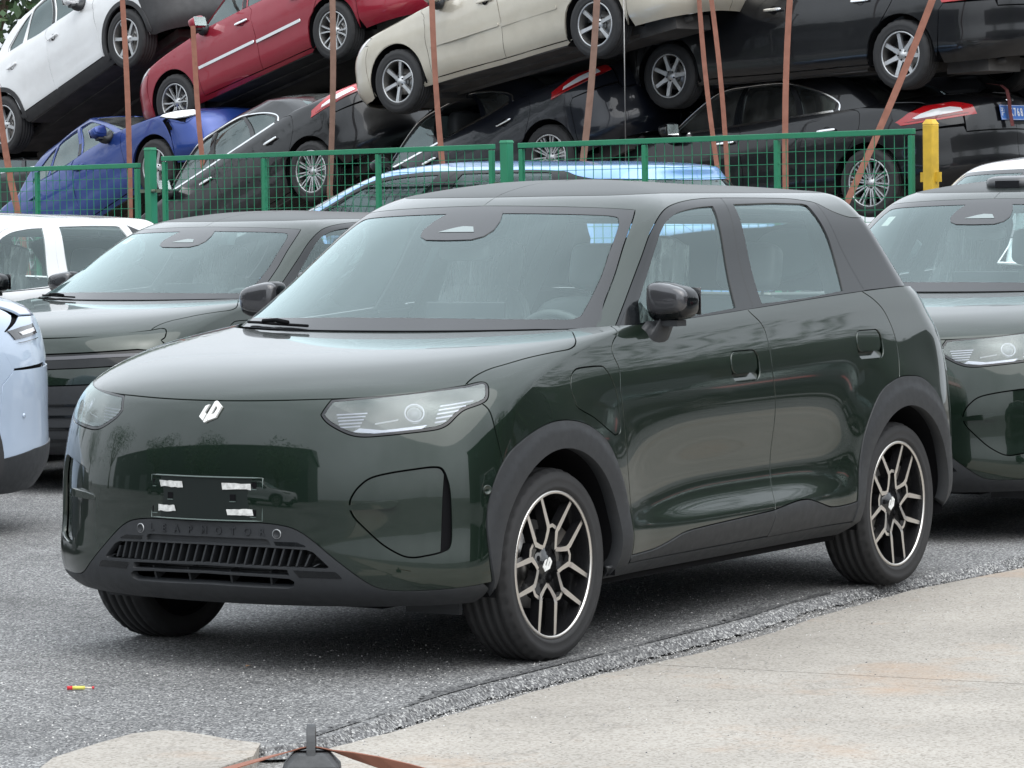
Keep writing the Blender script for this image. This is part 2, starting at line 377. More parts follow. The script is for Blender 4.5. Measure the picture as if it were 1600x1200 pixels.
def inside(pts, poly):
    x, y = pts[:, 0], pts[:, 1]; r = np.zeros(len(pts), bool); n = len(poly)
    for i in range(n):
        x0, y0 = poly[i]; x1, y1 = poly[(i + 1) % n]
        if y0 == y1: continue
        k = ((y0 > y) != (y1 > y)) & (x < (x1 - x0) * (y - y0) / (y1 - y0) + x0); r ^= k
    return r
def inset(uv, sh, g):
    """move a closed outline inwards by g metres on the surface"""
    if area2(uv) < 0: uv = uv[::-1]
    du = np.roll(uv, -1, 0) - np.roll(uv, 1, 0); a, b = sh.J(uv[:, 0], np.clip(uv[:, 1], sh.v0 + 1e-3, sh.v1 - 1e-3))
    T = a * du[:, :1] + b * du[:, 1:]; T /= np.maximum(np.linalg.norm(T, axis=1, keepdims=True), 1e-9)
    N = np.cross(a, b); N /= np.maximum(np.linalg.norm(N, axis=1, keepdims=True), 1e-9); B = np.cross(N, T) * g
    aa, ab, bb = (a * a).sum(1), (a * b).sum(1), (b * b).sum(1); ra, rb = (a * B).sum(1), (b * B).sum(1); det = np.maximum(aa * bb - ab * ab, 1e-9)
    d = np.stack([(ra * bb - rb * ab) / det, (rb * aa - ra * ab) / det], 1)
    return uv + np.clip(d, -.05, .05)
def tess(sh, outline, holes, du, dv, step):
    loops = [outline] + list(holes); V = []; E = []
    for l in loops:
        k = len(V); V += [tuple(p) for p in l]; E += [(k + i, k + (i + 1) % len(l)) for i in range(len(l))]
    lo, hi = outline.min(0), outline.max(0)
    gu = np.arange(math.floor(lo[0] / du), math.ceil(hi[0] / du) + 1) * du; gv = np.arange(math.floor(lo[1] / dv), math.ceil(hi[1] / dv) + 1) * dv
    G = np.stack(np.meshgrid(gu, gv, indexing='ij'), -1).reshape(-1, 2); k = inside(G, outline)
    for h in holes: k &= ~inside(G, h)
    G = G[k]
    if len(G):
        bd = np.concatenate(loops); sc = np.array([1 / du, 1 / dv]); keep = np.ones(len(G), bool)
        for i in range(0, len(G), 500):
            d = ((G[i:i+500, None] - bd[None]) * sc); keep[i:i+500] = (d * d).sum(2).min(1) > .16
        V += [tuple(p) for p in G[keep]]
    r = delaunay_2d_cdt([Vector(p) for p in V], E, [], 0, 1e-7)
    pts = np.array([(p.x, p.y) for p in r[0]]); tri = np.array([f for f in r[2] if len(f) == 3])
    c = pts[tri].mean(1); k = inside(c, outline)
    for h in holes: k &= ~inside(c, h)
    tri = tri[k]
    q = pts[tri]; ar = (q[:, 1, 0] - q[:, 0, 0]) * (q[:, 2, 1] - q[:, 0, 1]) - (q[:, 2, 0] - q[:, 0, 0]) * (q[:, 1, 1] - q[:, 0, 1])
    tri[ar < 0] = tri[ar < 0][:, ::-1]
    return pts, tri
def panel_data(sh, outline, holes=(), gap=.0028, off=0., thick=.012, du=.03, dv=.022, step=.03, rim=True, warp=None):
    if area2(outline) < 0: outline = outline[::-1]
    ol = dens(outline, sh, step)
    if gap: ol = inset(ol, sh, gap)
    hs_ = []
    for h in holes:
        h = dens(h, sh, step)
        if area2(h) < 0: h = h[::-1]
        if gap: h = inset(h, sh, -gap)
        hs_.append(h)
    for l in [ol] + hs_: l[:, 1] = np.clip(l[:, 1], sh.v0, sh.v1)
    uv, tri = tess(sh, ol, hs_, du, dv, step)
    def place(q, extra=0.):
        P = sh.P(q[:, 0], q[:, 1]); N = sh.N(q[:, 0], q[:, 1]); o = off(P, q) if callable(off) else off
        o = np.broadcast_to(np.asarray(o, float), (len(q),)); return P + N * (o + extra)[:, None], N
    V, N = place(uv)
    if callable(off):   # normals of the displaced sheet
        h = 2e-3; A = (place(uv + [h, 0])[0] - place(uv - [h, 0])[0]); B = (place(np.clip(uv + [0, h], None, [99, sh.v1]))[0] - place(np.clip(uv - [0, h], [-99, sh.v0], None))[0])
        N = np.cross(A, B); N /= np.maximum(np.linalg.norm(N, axis=1, keepdims=True), 1e-12)
    Vs = [V]; Ns = [N]; Fs = [tuple(map(int, t)) for t in tri]; k = len(V)
    if rim and thick:
        for l in [ol] + hs_:
            a, n_ = place(l); b, _ = place(l, -thick); T = np.roll(a, -1, 0) - np.roll(a, 1, 0); o_ = np.cross(T, n_) * (1 if l is ol else -1)
            if l is not ol: o_ = -np.cross(n_, T) * -1
            o_ = np.cross(T, n_); o_ /= np.maximum(np.linalg.norm(o_, axis=1, keepdims=True), 1e-12); m = len(l)
            if l is not ol: o_ = -o_
            nn = n_ * .55 + o_ * .85; nn /= np.linalg.norm(nn, axis=1, keepdims=True)
            Vs += [a, b]; Ns += [nn, o_]
            for i in range(m):
                j = (i + 1) % m; f = (k + i, k + m + i, k + m + j, k + j)
                Fs.append(f if l is ol else f[::-1])
            k += 2 * m
    V = np.concatenate(Vs); N = np.concatenate(Ns)
    if warp is not None: V, N = warp(V, N)
    return V, Fs, N
def panel_mesh(name, data, flip=False):
    V, Fs, N = data
    if flip: V = V * [1, -1, 1]; N = N * [1, -1, 1]; Fs = [f[::-1] for f in Fs]
    me = bpy.data.meshes.new(name); me.from_pydata(V.tolist(), [], Fs); me.polygons.foreach_set('use_smooth', [True] * len(Fs)); me.update()
    me.normals_split_custom_set_from_vertices(N.tolist()); return me
def panel(name, sh, outline, mats, parent, both=False, **k):
    d = panel_data(sh, outline, **k); o = link(name, panel_mesh(name, d), mats, parent)
    if both: return o, link(name, panel_mesh(name, d, True), mats, parent)
    return o
def circle_seg(cx, cz, r, a0, a1, n=40): return [(cx + r * math.cos(a), cz + r * math.sin(a)) for a in np.linspace(a0, a1, n)]
# ---------------------------------------------------------------- wheels
def strip(mb, pts, wid, y0, y1, depth, mi=0, smi=1):
    """flat bar along (x, z) points whose face lies between y0 (first point) and y1 (last)"""
    P = [Vector(p) for p in pts]; n = len(P); A = []; B = []
    for i, p in enumerate(P):
        t = (P[min(i + 1, n - 1)] - P[max(i - 1, 0)]).normalized(); k = Vector((-t.y, t.x)); w = (wid[i] if isinstance(wid, (list, tuple)) else wid) / 2
        A.append(p + k * w); B.append(p - k * w)
    yy = [y0 + (y1 - y0) * i / (n - 1) for i in range(n)]; V = []; Fs = []; ms = []
    for i in range(n): V += [(A[i].x, yy[i], A[i].y), (B[i].x, yy[i], B[i].y), (A[i].x, yy[i] - depth, A[i].y), (B[i].x, yy[i] - depth, B[i].y)]
    for i in range(n - 1):
        a = 4 * i; b = a + 4; mb.add([], []); Fs += [(a, a + 1, b + 1, b)]; ms.append(mi); Fs += [(a, b, b + 2, a + 2), (a + 1, a + 3, b + 3, b + 1), (a + 2, b + 2, b + 3, a + 3)]; ms += [smi] * 3
    Fs += [(0, 2, 3, 1), (4 * n - 4, 4 * n - 3, 4 * n - 1, 4 * n - 2)]; ms += [smi] * 2
    k = len(mb.v); mb.v += V
    for f, m in zip(Fs, ms): mb.f.append(tuple(i + k for i in f)); mb.mi.append(m); mb.sm.append(False)
def pol(a, r): return (r * math.cos(a), r * math.sin(a))
def tyre_mesh(Rt, Rr, wd, groove=True, seg_=120):
    h = wd / 2; s = Rt - Rr
    prof = [(Rr - .004, -h * .84), (Rr + .1 * s, -h * .93), (Rr + .45 * s, -h), (Rr + .8 * s, -h * .96), (Rt - .012, -h * .86), (Rt - .003, -h * .74)]
    if groove:
        for g in (-.52, -.17, .17, .52): prof += [(Rt - .001, h * (g - .075)), (Rt - .009, h * (g - .06)), (Rt - .009, h * (g + .06)), (Rt - .001, h * (g + .075))]
    prof += [(Rt - .003, h * .74), (Rt - .012, h * .86), (Rt - .2 * s, h * .96), (Rr + .62 * s, h * .995), (Rr + .6 * s, h * 1.01), (Rr + .45 * s, h * 1.0), (Rr + .2 * s, h * .97), (Rr + .17 * s, h * .985), (Rr + .08 * s, h * .93), (Rr - .004, h * .84)]
    mb = MB(); mb.lathe(prof, seg_); m = len(prof); v = mb.v
    for k in range(seg_):                      # shoulder sipes
        if k % 3 == 0:
            for i, (r_, y_) in enumerate(prof):
                if abs(y_) > h * .6 and r_ > Rt - .014:
                    x, y, z = v[k * m + i]; f = (r_ - .006) / r_; v[k * m + i] = (x * f, y, z * f)
    mb.v = [(x, y, max(z, -Rt + .006)) for x, y, z in v]
    return mb.mesh('tyre')
WHEELS = {}
def wheel_proto(style):
    """list of (part name, mesh, materials) for a wheel whose outer face looks along +y"""
    if style in WHEELS: return WHEELS[style]
    big = style == 'suv'; Rt, Rr, wd = (.342, .262, .207) if big else (.318, .212 if style != 'multi' else .222, .205)
    if style in ('white_suv',): Rt, Rr, wd = .345, .235, .225
    out = []; h = wd / 2; yf = h * .80
    out.append(('tyre', tyre_mesh(Rt, Rr, wd, True, 120 if big else 72), [M_RUBBER]))
    face = M_MACH if big else M_SILVER; side = M_RIMBLK if big else M_SILVER
    mb = MB(); lip = .010 if big else .012
    mb.lathe([(Rr + .001, h * .84), (Rr, h * .90), (Rr - lip, h * .92), (Rr - lip - .002, h * .86)], 72, mi=0)
    mb.lathe([(Rr - lip - .002, h * .86), (Rr - .022, h * .5), (Rr - .03, -h * .2), (Rr - .02, -h * .9)], 72, mi=1)
    out.append(('rim', mb.mesh('rim'), [face, M_RIMBLK if big else M_STEEL]))
    mb = MB(); mb.lathe([(0, -.006), (Rr * .60, -.006), (Rr * .60, -.018), (0, -.018)], 40, mi=0); mb.lathe([(0, .02), (.07, .02), (.075, -.006)], 24, mi=0)
    out.append(('brake_disc', mb.mesh('brake_disc'), [M_STEEL]))
    mb = MB(); mb.lathe([(0, -h * .85), (Rr, -h * .85)], 40); out.append(('dust_shield', mb.mesh('dust_shield'), [M_DARK]))
    if big:
        mb = MB(); a0 = R(90)
        for k in range(5):
            a = a0 + k * R(72)
            for s in (-1, 1):
                strip(mb, [pol(a + s * R(36), .070), pol(a + s * R(22), .090), pol(a + s * R(13.5), .122), pol(a + s * R(15), .140), pol(a + s * R(24), .258)], [.015, .015, .019, .020, .0145], yf - .014, yf, .036)
            strip(mb, [pol(a - R(13), .133), pol(a, .139), pol(a + R(13), .133)], .013, yf - .009, yf - .009, .03)
            mb.ext([pol(a - R(28), .05), pol(a - R(14), .125), pol(a + R(14), .125), pol(a + R(28), .05)], lambda p: (p[0], yf - .03, p[1]), lambda p: (p[0], yf - .06, p[1]), mi=1)
        out.append(('spokes', mb.mesh('spokes'), [M_MACH, M_RIMBLK]))
        mb = MB(); mb.lathe([(0, yf - .020), (.032, yf - .020), (.034, yf - .024), (.072, yf - .026), (.076, yf - .05)], 40)
        out.append(('hub_cap', mb.mesh('hub_cap'), [M_RIMBLK]))
        mb = MB()
        for k in range(5): x, z = pol(a0 + k * R(72) + R(36) * 0, .056); mb.lathe([(0, yf - .0235), (.010, yf - .0235), (.010, yf - .03)], 12, c=(x, 0, z))
        out.append(('lug_hole', mb.mesh('lug_hole'), [M_DARK]))
        mb = MB(); q = lambda pts: mb.ext([(x * .0016, z * .0016) for x, z in pts], lambda p: (-p[0], yf - .017, p[1]), lambda p: (-p[0], yf - .021, p[1]))
        for pts in LOGO: q(pts)
        out.append(('hub_emblem', mb.mesh('hub_emblem'), [M_WHITE]))
        mb = MB(); mb.box((-.13, -.0, .075), (.07, .05, .13), Matrix.Rotation(R(-25), 3, 'Y')); out.append(('brake_caliper', mb.mesh('brake_caliper'), [M_STEEL]))
    else:
        n, w0, w1, dbl = {'five': (5, .05, .045, False), 'six': (6, .034, .040, False), 'seven': (7, .05, .036, False), 'double': (6, .018, .018, True), 'white_suv': (6, .045, .04, False), 'multi': (10, .016, .014, True)}[style]
        mb = MB()
        for k in range(n):
            a = R(90) + k * 2 * math.pi / n
            for s in ((-1, 1) if dbl else (0,)):
                o_ = s * (.11 if style == 'multi' else .16); strip(mb, [pol(a + o_ * 1.5, .04), pol(a + o_, .11), pol(a + o_ * (1.3 if style == 'double' else .9), Rr - .008)], [w0, (w0 + w1) / 2 * .85, w1], yf - .02, yf - .004, .03, 0, 0)
        out.append(('spokes', mb.mesh('spokes'), [M_SILVER]))
        mb = MB(); mb.lathe([(0, yf - .006), (.026, yf - .008), (.03, yf - .016), (.058, yf - .02), (.064, yf - .05)], 32)
        out.append(('hub_cap', mb.mesh('hub_cap'), [M_SILVER]))
        mb = MB()
        for k in range(5): x, z = pol(R(90) + (k + .5) * R(72), .046); mb.lathe([(0, yf - .014), (.008, yf - .014), (.008, yf - .03)], 10, c=(x, 0, z))
        out.append(('lug_hole', mb.mesh('lug_hole'), [M_DARK]))
    WHEELS[style] = (out, Rt); return WHEELS[style]
LOGO = [[(-18.2, -7.5), (-10.0, 8.5), (-3.5, 11.0), (-9.5, -1.2), (-7.0, -4.2), (-11.0, -13.5)],
        [(-9.8, -15.0), (3.0, 11.8), (4.5, 15.2), (8.0, 16.5), (17.8, 7.8), (10.5, -8.8), (-1.8, -13.5), (-2.0, -10.2), (1.2, -4.5), (6.5, -2.5), (10.8, 5.5), (7.8, 8.8), (-3.5, -14.2), (-7.5, -16.5)]]
_done = {}
def add_wheels(car, style, wb, track, z=None, steer=0.):
    parts, Rt = wheel_proto(style); z = Rt - .006 if z is None else z
    for x in (0, -wb):
        for s in (1, -1):
            e = empty('wheel', (x, s * track, z), car); e.rotation_euler = (0, rnd.uniform(0, 1.2) if style != 'suv' else (R(-9) if x == 0 else R(7)), 0 if s > 0 else math.pi)
            if x == 0 and steer: e.rotation_euler[2] += steer
            if style not in _done: _done[style] = 1
            for nm, me, ms in parts:
                if not me.materials: [me.materials.append(m) for m in ms]
                o = bpy.data.objects.new(nm, me); COL.objects.link(o); o.parent = e
                if nm == 'tyre': o.rotation_euler = (0, -e.rotation_euler[1], 0)
def arch_bulge(X, Z, cx, cz, r, amp, wid):
    d = np.hypot(X - cx, Z - cz); return amp * np.exp(-((d - r) / wid) ** 2)
def main_disp(X, Y, Z):
    # door scoop low down, soft shoulder swell, flared arches
    d = -.024 * np.exp(-((X + 1.42) / .78) ** 4 - ((Z - .60) / .14) ** 2)
    d += .018 * np.exp(-((X + 1.30) / .85) ** 4 - ((Z - .40) / .07) ** 2)
    d += arch_bulge(X, Z, 0, .34, .46, .012, .12) + arch_bulge(X, Z, -2.735, .34, .46, .022, .16)
    d -= .020 * np.clip((X - .15) / .5, 0, 1) ** 1.5
    return d
#        v    xf    zf    xs   w     za    zb     xe    xr    zr    n   m    nr  mr   bow
MAIN_LOW = [
 (0.00, .735, .235, .42, .845, .245, .245, -3.05, -3.52, .28, 2.1, 2.03, 2.2, 2.2, .0),
 (0.10, .805, .285, .42, .905, .295, .305, -3.05, -3.62, .36, 2.1, 2.03, 2.2, 2.2, .0),
 (0.30, .832, .465, .38, .930, .480, .500, -3.05, -3.67, .55, 2.1, 2.03, 2.2, 2.2, .0),
 (0.48, .830, .620, .36, .936, .650, .670, -3.05, -3.67, .72, 2.1, 2.02, 2.2, 2.2, .0),
 (0.64, .815, .765, .31, .934, .810, .840, -3.05, -3.64, .86, 2.1, 2.02, 2.2, 2.2, .0),
 (0.77, .787, .890, .22, .926, .930, .975, -3.03, -3.58, .98, 2.1, 2.04, 2.2, 2.2, .0),
 (0.86, .740, .965, .08, .915, 1.000, 1.060, -3.00, -3.51, 1.06, 2.1, 2.04, 2.2, 2.2, .0),
 (0.94, .600, 1.035, -.12, .900, 1.058, 1.130, -2.95, -3.45, 1.12, 2.1, 2.1, 2.2, 2.2, .0),
 (1.02, .280, 1.100, -.42, .884, 1.118, 1.196, -2.91, -3.39, 1.17, 2.1, 2.15, 2.2, 2.3, .0),
 (1.08, -.180, 1.145, -.70, .868, 1.158, 1.240, -2.86, -3.33, 1.20, 2.1, 2.2, 2.2, 2.3, .0),
]
MAIN_TOP = [
 (0.00, -.150, 1.145, -.72, .854, 1.153, 1.236, -2.86, -3.25, 1.20, 2.2, 2.25, 2.3, 2.6, .0),
 (0.24, -.540, 1.365, -.98, .768, 1.360, 1.410, -2.82, -3.12, 1.39, 2.2, 2.25, 2.3, 2.6, .0),
 (0.45, -.930, 1.575, -1.22, .677, 1.565, 1.572, -2.74, -3.03, 1.55, 2.2, 2.5, 2.3, 2.6, .01),
 (0.54, -1.06, 1.628, -1.32, .610, 1.622, 1.622, -2.70, -3.03, 1.60, 2.2, 2.5, 2.3, 2.6, .015),
 (0.66, -1.20, 1.660, -1.42, .490, 1.658, 1.646, -2.62, -2.98, 1.63, 2.2, 2.5, 2.3, 2.6, .01),
 (0.85, -1.38, 1.684, -1.55, .280, 1.690, 1.666, -2.50, -2.85, 1.65, 2.2, 2.25, 2.3, 2.6, .0),
 (1.10, -1.60, 1.694, -1.70, .001, 1.700, 1.680, -2.35, -2.60, 1.665, 2.4, 2.6, 2.3, 2.6, .0),
]
# ---------------------------------------------------------------- the compact SUV
low = Shell(MAIN_LOW, main_disp); top = Shell(MAIN_TOP)
UU = low.U
HOOD_F = [(0, .830), (.171, .831), (.306, .832), (.406, .831), (.567, .832), (.683, .840), (.800, .853)]
HOOD_S = [(.800, .853), (.798, .870), (.804, .896), (.824, .918), (.855, .931), (.918, .955), (.996, .971), (1.052, .979), (1.050, .990), (1.033, .999), (.969, 1.021), (.831, 1.056), (.74, 1.072)]
HL = [(.368, .829), (.349, .778), (.349, .764), (.371, .737), (.411, .710), (.451, .691), (.490, .683), (.542, .682), (.640, .684), (.729, .686), (.771, .690), (.803, .704), (.831, .734), (.856, .752), (.919, .770), (.934, .790), (.912, .826), (.882, .853), (.846, .863), (.800, .853)]
CUT = [(.919, .770), (.991, .718), (1.085, .664)]
POD = [(.460, .446), (.465, .411), (.490, .370), (.563, .297), (.635, .255), (.693, .240), (.765, .245), (.823, .256), (.852, .277), (.852, .355), (.841, .465), (.823, .519), (.801, .551), (.769, .560), (.703, .559), (.599, .552), (.528, .538), (.489, .508), (.468, .475)]
GRL = [(0, .370), (.056, .369), (.179, .368), (.259, .356), (.304, .334), (.349, .297), (.415, .238), (.514, .159), (.567, .128), (.622, .116), (.706, .111), (.855, .113), (.973, .120), (1.100, .130)]
ARCH_F = [(.425, .317), (.449, .385), (.458, .50), (.446, .60), (.389, .708), (.267, .788), (.096, .837), (-.054, .842), (-.204, .808), (-.333, .726), (-.427, .581), (-.462, .45), (-.472, .346), (-.478, .300)]
ARCH_R = [(-2.262, .300), (-2.272, .365), (-2.300, .545), (-2.356, .683), (-2.482, .809), (-2.640, .862), (-2.770, .868), (-2.900, .848), (-3.035, .767), (-3.130, .640), (-3.178, .50), (-3.190, .36)]
DOOR_A = [(-.545, 1.158), (-.482, 1.12), (-.445, 1.02), (-.437, .905), (-.450, .75), (-.463, .625), (-.482, .45), (-.494, .326)]
DOOR_B = [(-1.530, 1.192), (-1.575, 1.13), (-1.598, 1.06), (-1.606, .893), (-1.606, .642), (-1.590, .46), (-1.580, .404)]
DOOR_C = [(-2.490, 1.232), (-2.575, 1.19), (-2.650, 1.13), (-2.690, 1.03), (-2.690, .95), (-2.668, .868)]
CLAD_F = [(-.494, .326), (-.657, .333), (-.760, .352), (-.868, .378), (-1.05, .388), (-1.493, .401), (-1.580, .404)]
CLAD_R = [(-1.580, .404), (-1.75, .422), (-1.861, .423), (-1.96, .402), (-2.073, .376), (-2.180, .376), (-2.274, .384)]

def rrect(cx, cz, w, h, r, n=5):
    out = []
    for sx_, sz_, a0 in ((1, 1, 0), (-1, 1, 90), (-1, -1, 180), (1, -1, 270)):
        for k in range(n): a = R(a0 + 90 * k / (n - 1)); out.append((cx + sx_ * (w / 2 - r) + r * math.cos(a), cz + sz_ * (h / 2 - r) + r * math.sin(a)))
    return out
def arch_poly(sh, cx, cz, r, zb):
    a = math.asin((zb - cz) / r); pts = circle_seg(cx, cz, r, a, math.pi - a, 44); return seg(sh, 'xz', pts, False)
def on(sh, u, v, off=0.):
    p = sh.P(np.array([u]), np.array([v]))[0]; n = sh.N(np.array([u]), np.array([v]))[0]; return p + n * off, n

def seat(car, x, y, wrap=True, w=.50, zb=.55, head=True):
    e = empty('front_seat', (x, y, 0), car)
    mb = MB(); pillow(mb, (.05, 0, zb), (.52, w, .18), .3); mb.build('cushion', M_SEAT, e)
    rt = Matrix.Rotation(R(-16), 3, 'Y')
    mb = MB(); pillow(mb, (-.27, 0, zb + .38), (.16, w, .72), .35, rt, fn=lambda p: (p.x, p.y * (1 - .25 * max(0, p.z / .36)), p.z)); mb.build('backrest', M_SEAT, e)
    if head:
        mb = MB(); pillow(mb, (-.385, 0, zb + .80), (.12, .29, .24), .45, rt); mb.tube([(-.36, .06, zb + .62), (-.38, .06, zb + .75)], .008); mb.tube([(-.36, -.06, zb + .62), (-.38, -.06, zb + .75)], .008); mb.build('headrest', M_SEAT, e)
    if wrap:
        mb = MB(); V = []; Fs = []
        for i in range(29):
            t = i / 28; hz = zb + .93 - .98 * t
            for j in range(25):
                s = j / 24 * 2 - 1; wd_ = w * (.36 + .24 * min(1, t * 1.6)) * (1 + .06 * math.sin(9 * t + 3 * s)); f = .02 * math.sin(j * 2.1 + 5 * t) + .012 * math.sin(j * 4.7 - 9 * t)
                V.append((-.30 + .30 * (hz - zb - .93) * -.3 + .02 + .10 * t + f - .10 * s * s + .0, s * wd_, hz - .05 * s * s * (1 - t)))
        for i in range(28):
            for j in range(24): Fs.append((i * 25 + j, i * 25 + j + 1, (i + 1) * 25 + j + 1, (i + 1) * 25 + j))
        mb.add(V, Fs, 0, True); mb.build('plastic_wrap', film_mat(), e, fix=False)
    return e

def side_mirror(car, s, c=(-.825, .935, 1.235), arm_from=(-.74, .875, 1.11), shellm=None):
    e = empty('door_mirror', (0, 0, 0), car)
    def hs(p):
        k = 1 - .22 * max(0, (p.y / .105)); return (p.x * (1 if p.x > 0 else .55), p.y, p.z * k + (.012 if p.z > 0 else -.002) * (-p.y / .1))
    mb = MB(); pillow(mb, (0, 0, 0), (.14, .185, .145), .5, fn=hs, n=28)
    mb.v = [(c[0] + x, s * (c[1] + y), c[2] + z) for x, y, z in mb.v]; mb.build('mirror_housing', shellm or M_GLOSS, e)
    mb = MB(); pillow(mb, (0, 0, 0), (.10, .172, .118), .5, fn=hs, n=24)
    mb.v = [(c[0] + .032 + x, s * (c[1] + y - .002), c[2] + .010 + z) for x, y, z in mb.v]; mb.build('mirror_cap', shellm or mat('mirror_cap_gloss', (.05, .05, .055), .18, metal=.3, coat=1.), e)
    mb = MB(); a = Vector(arm_from); b = Vector((c[0] + .01, c[1] - .03, c[2] - .075))
    V = []; Fs = []; n = 10
    for i in range(5):
        t = i / 4; p = a.lerp(b, t) + Vector((0, 0, -.03 * math.sin(math.pi * t))); rx, rz = .072 - .012 * t, .060 - .030 * t
        for k in range(n): an = 2 * math.pi * k / n; V.append((p.x + rx * math.cos(an), s * (p.y), p.z + rz * math.sin(an)))
    for i in range(4):
        for k in range(n): Fs.append((i * n + k, i * n + (k + 1) % n, (i + 1) * n + (k + 1) % n, (i + 1) * n + k))
    Fs += [tuple(range(n)), tuple(range(4 * n, 5 * n))]; mb.add(V, Fs, 0, True)
    mb.box((c[0] + .012, s * (c[1] - .015), c[2] - .078), (.07, .10, .022)); mb.build('mirror_arm', M_CLAD, e)
    mb = MB(); mb.box((c[0] - .046, s * c[1], c[2] + .002), (.004, .17, .10)); mb.build('mirror_glass', M_CHROME, e)
    return e

def build_suv():
    car = empty('suv'); S = lambda ch, pts, sm=True, sh=low: seg(sh, ch, pts, sm)
    g = M_GREEN
    # --- lower body
    hood = mirrored(join(S('uv', HOOD_F), S('uv', HOOD_S), np.array([(.45, 1.074), (.2, 1.074), (0, 1.074)])))
    panel('hood', low, hood, g, car, du=.028, dv=.008, step=.025)
    af = S('xz', ARCH_F); ar = S('xz', ARCH_R)
    k = np.argmin(np.abs(af - CUT[-1]).sum(1)); hl = catmull(HL)
    cutl = S('uv', CUT[:2] + [tuple(af[k])])
    i14 = np.argmin(np.abs(hl - HL[14]).sum(1)); grl = S('uv', GRL); grl = grl[:-2]
    bump = mirrored(join(S('uv', HOOD_F[:3] + [(.368, .8315)]), hl[:i14 + 1], cutl, af[:k + 1][::-1], grl[::-1]))
    pod = catmull(POD, closed=True); podR = pod * [-1, 1]
    panel('front_bumper', low, bump, g, car, holes=[pod, podR], du=.028, dv=.02, step=.022, thick=.015)
    # intake pods beside the bumper: a dished panel that ends at a dark air slot
    def dish(P, q): t = np.clip((np.abs(q[:, 0]) - .455) / .36, 0, 1); return -.004 - .014 * t ** 1.5
    ip = inset(dens(pod, low, .02), low, .003); ins = ip[ip[:, 0] < .815]; j = np.argmax(np.abs(np.diff(np.r_[ins[:, 0], ins[:1, 0]])) + np.abs(np.diff(np.r_[ins[:, 1], ins[:1, 1]])))
    ins = np.roll(ins, -j - 1, 0)
    panel('air_intake_panel', low, ins, g, car, both=True, off=dish, gap=0, du=.02, dv=.015)
    panel('air_slot', low, pod, M_DARK, car, both=True, off=-.05, gap=-.002, thick=0, rim=False, du=.05, dv=.05)
    rib = np.array([(.452, .437), (.452, .418), (.60, .421), (.625, .430), (.63, .446), (.60, .452), (.50, .446)])
    def ribo(P, q): t = np.clip((np.abs(q[:, 0]) - .455) / .36, 0, 1); return -.014 * t ** 1.5 + .002 + .016 * np.clip((np.abs(q[:, 0]) - .46) / .12, 0, 1)
    panel('intake_rib', low, rib, g, car, both=True, off=ribo, thick=.02, gap=0, du=.02, dv=.01)
    for s in (1, -1):
        p, n = on(low, .672 * s, .447, -.018); o = MB().lathe([(.011, -.002), (.011, .002), (.007, .002), (.007, -.004), (0, -.004)], 20, 'z').build('tow_hole', [M_DARK], car); o.matrix_local = frame_matrix(p, n)
    # lower grille and lip
    rows = []
    def mirror_hole(h): return mirrored(np.array(h))
    H1 = mirror_hole([(0, .309), (.19, .307), (.203, .304), (.212, .286), (0, .289)])
    H2 = mirror_hole([(0, .280), (.20, .277), (.325, .270), (.345, .262), (.395, .212), (.385, .207), (.2, .212), (0, .218)])
    H3 = mirror_hole([(0, .207), (.19, .203), (.262, .200), (.268, .180), (.17, .182), (0, .186)])
    H4 = mirror_hole([(0, .176), (.19, .171), (.268, .166), (.283, .155), (.280, .135), (.262, .126), (.16, .127), (0, .132)])
    HS = np.array([(.221, .299), (.295, .297), (.318, .286), (.322, .282), (.228, .285)]); HD = np.array([(.282, .199), (.415, .195), (.425, .188), (.438, .170), (.300, .173)])
    lip = mirrored(join(grl, S('uv', [tuple(grl[-1]), (1.13, .10), (1.14, .05), (1.13, 0.)], False), np.array([(.6, 0.), (.3, 0.), (0, 0.)])))
    cl_ = panel('bumper_cladding', low, lip, M_CLAD, car, holes=[H1, H2, H3, H4], du=.025, dv=.012, step=.02, thick=.03, gap=.001)
    panel('badge_recess', low, H1, M_CLAD, cl_, off=-.012, thick=0, rim=False, gap=-.002)
    for h, nm in ((HS, 'fog_slot'), (HD, 'marker_slot')): panel(nm, low, h, M_GLOSS, cl_, both=True, off=.0015, gap=0, thick=.002)
    for s in (1, -1):
        p, n = on(low, .231 * s, .327, .001); o = MB().lathe([(.0145, -.002), (.0145, .0025), (.012, .003), (.0105, .001), (0, .001)], 24, 'z').build('parking_sensor', [M_CLAD], car); o.matrix_local = frame_matrix(p, n)
        p, n = on(low, 1.05 * s, .51, .000)
        mb = MB(); mb.lathe([(.0165, -.002), (.0165, .0012), (.0145, .0014), (.0145, -.001)], 24, 'z'); o = mb.build('sensor_ring', [M_SILVER], car); q, n2 = on(low, .231 * s, .327, .001); o.matrix_local = frame_matrix(q, n2)
        q, n2 = on(low, 1.02 * s, .465, .0015); o = MB().lathe([(.0165, -.002), (.0165, .002), (.014, .0022), (.0125, .0005), (0, .0005)], 24, 'z').build('parking_sensor', [g], car); o.matrix_local = frame_matrix(q, n2)
    panel('radiator_mesh', low, mirror_hole([(0, .29), (.36, .28), (.44, .20), (.30, .11), (0, .11)]), mat('radiator_dark', (.012, .013, .015), .5, metal=.3), cl_, off=-.085, thick=0, rim=False, gap=0)
    mb = MB()
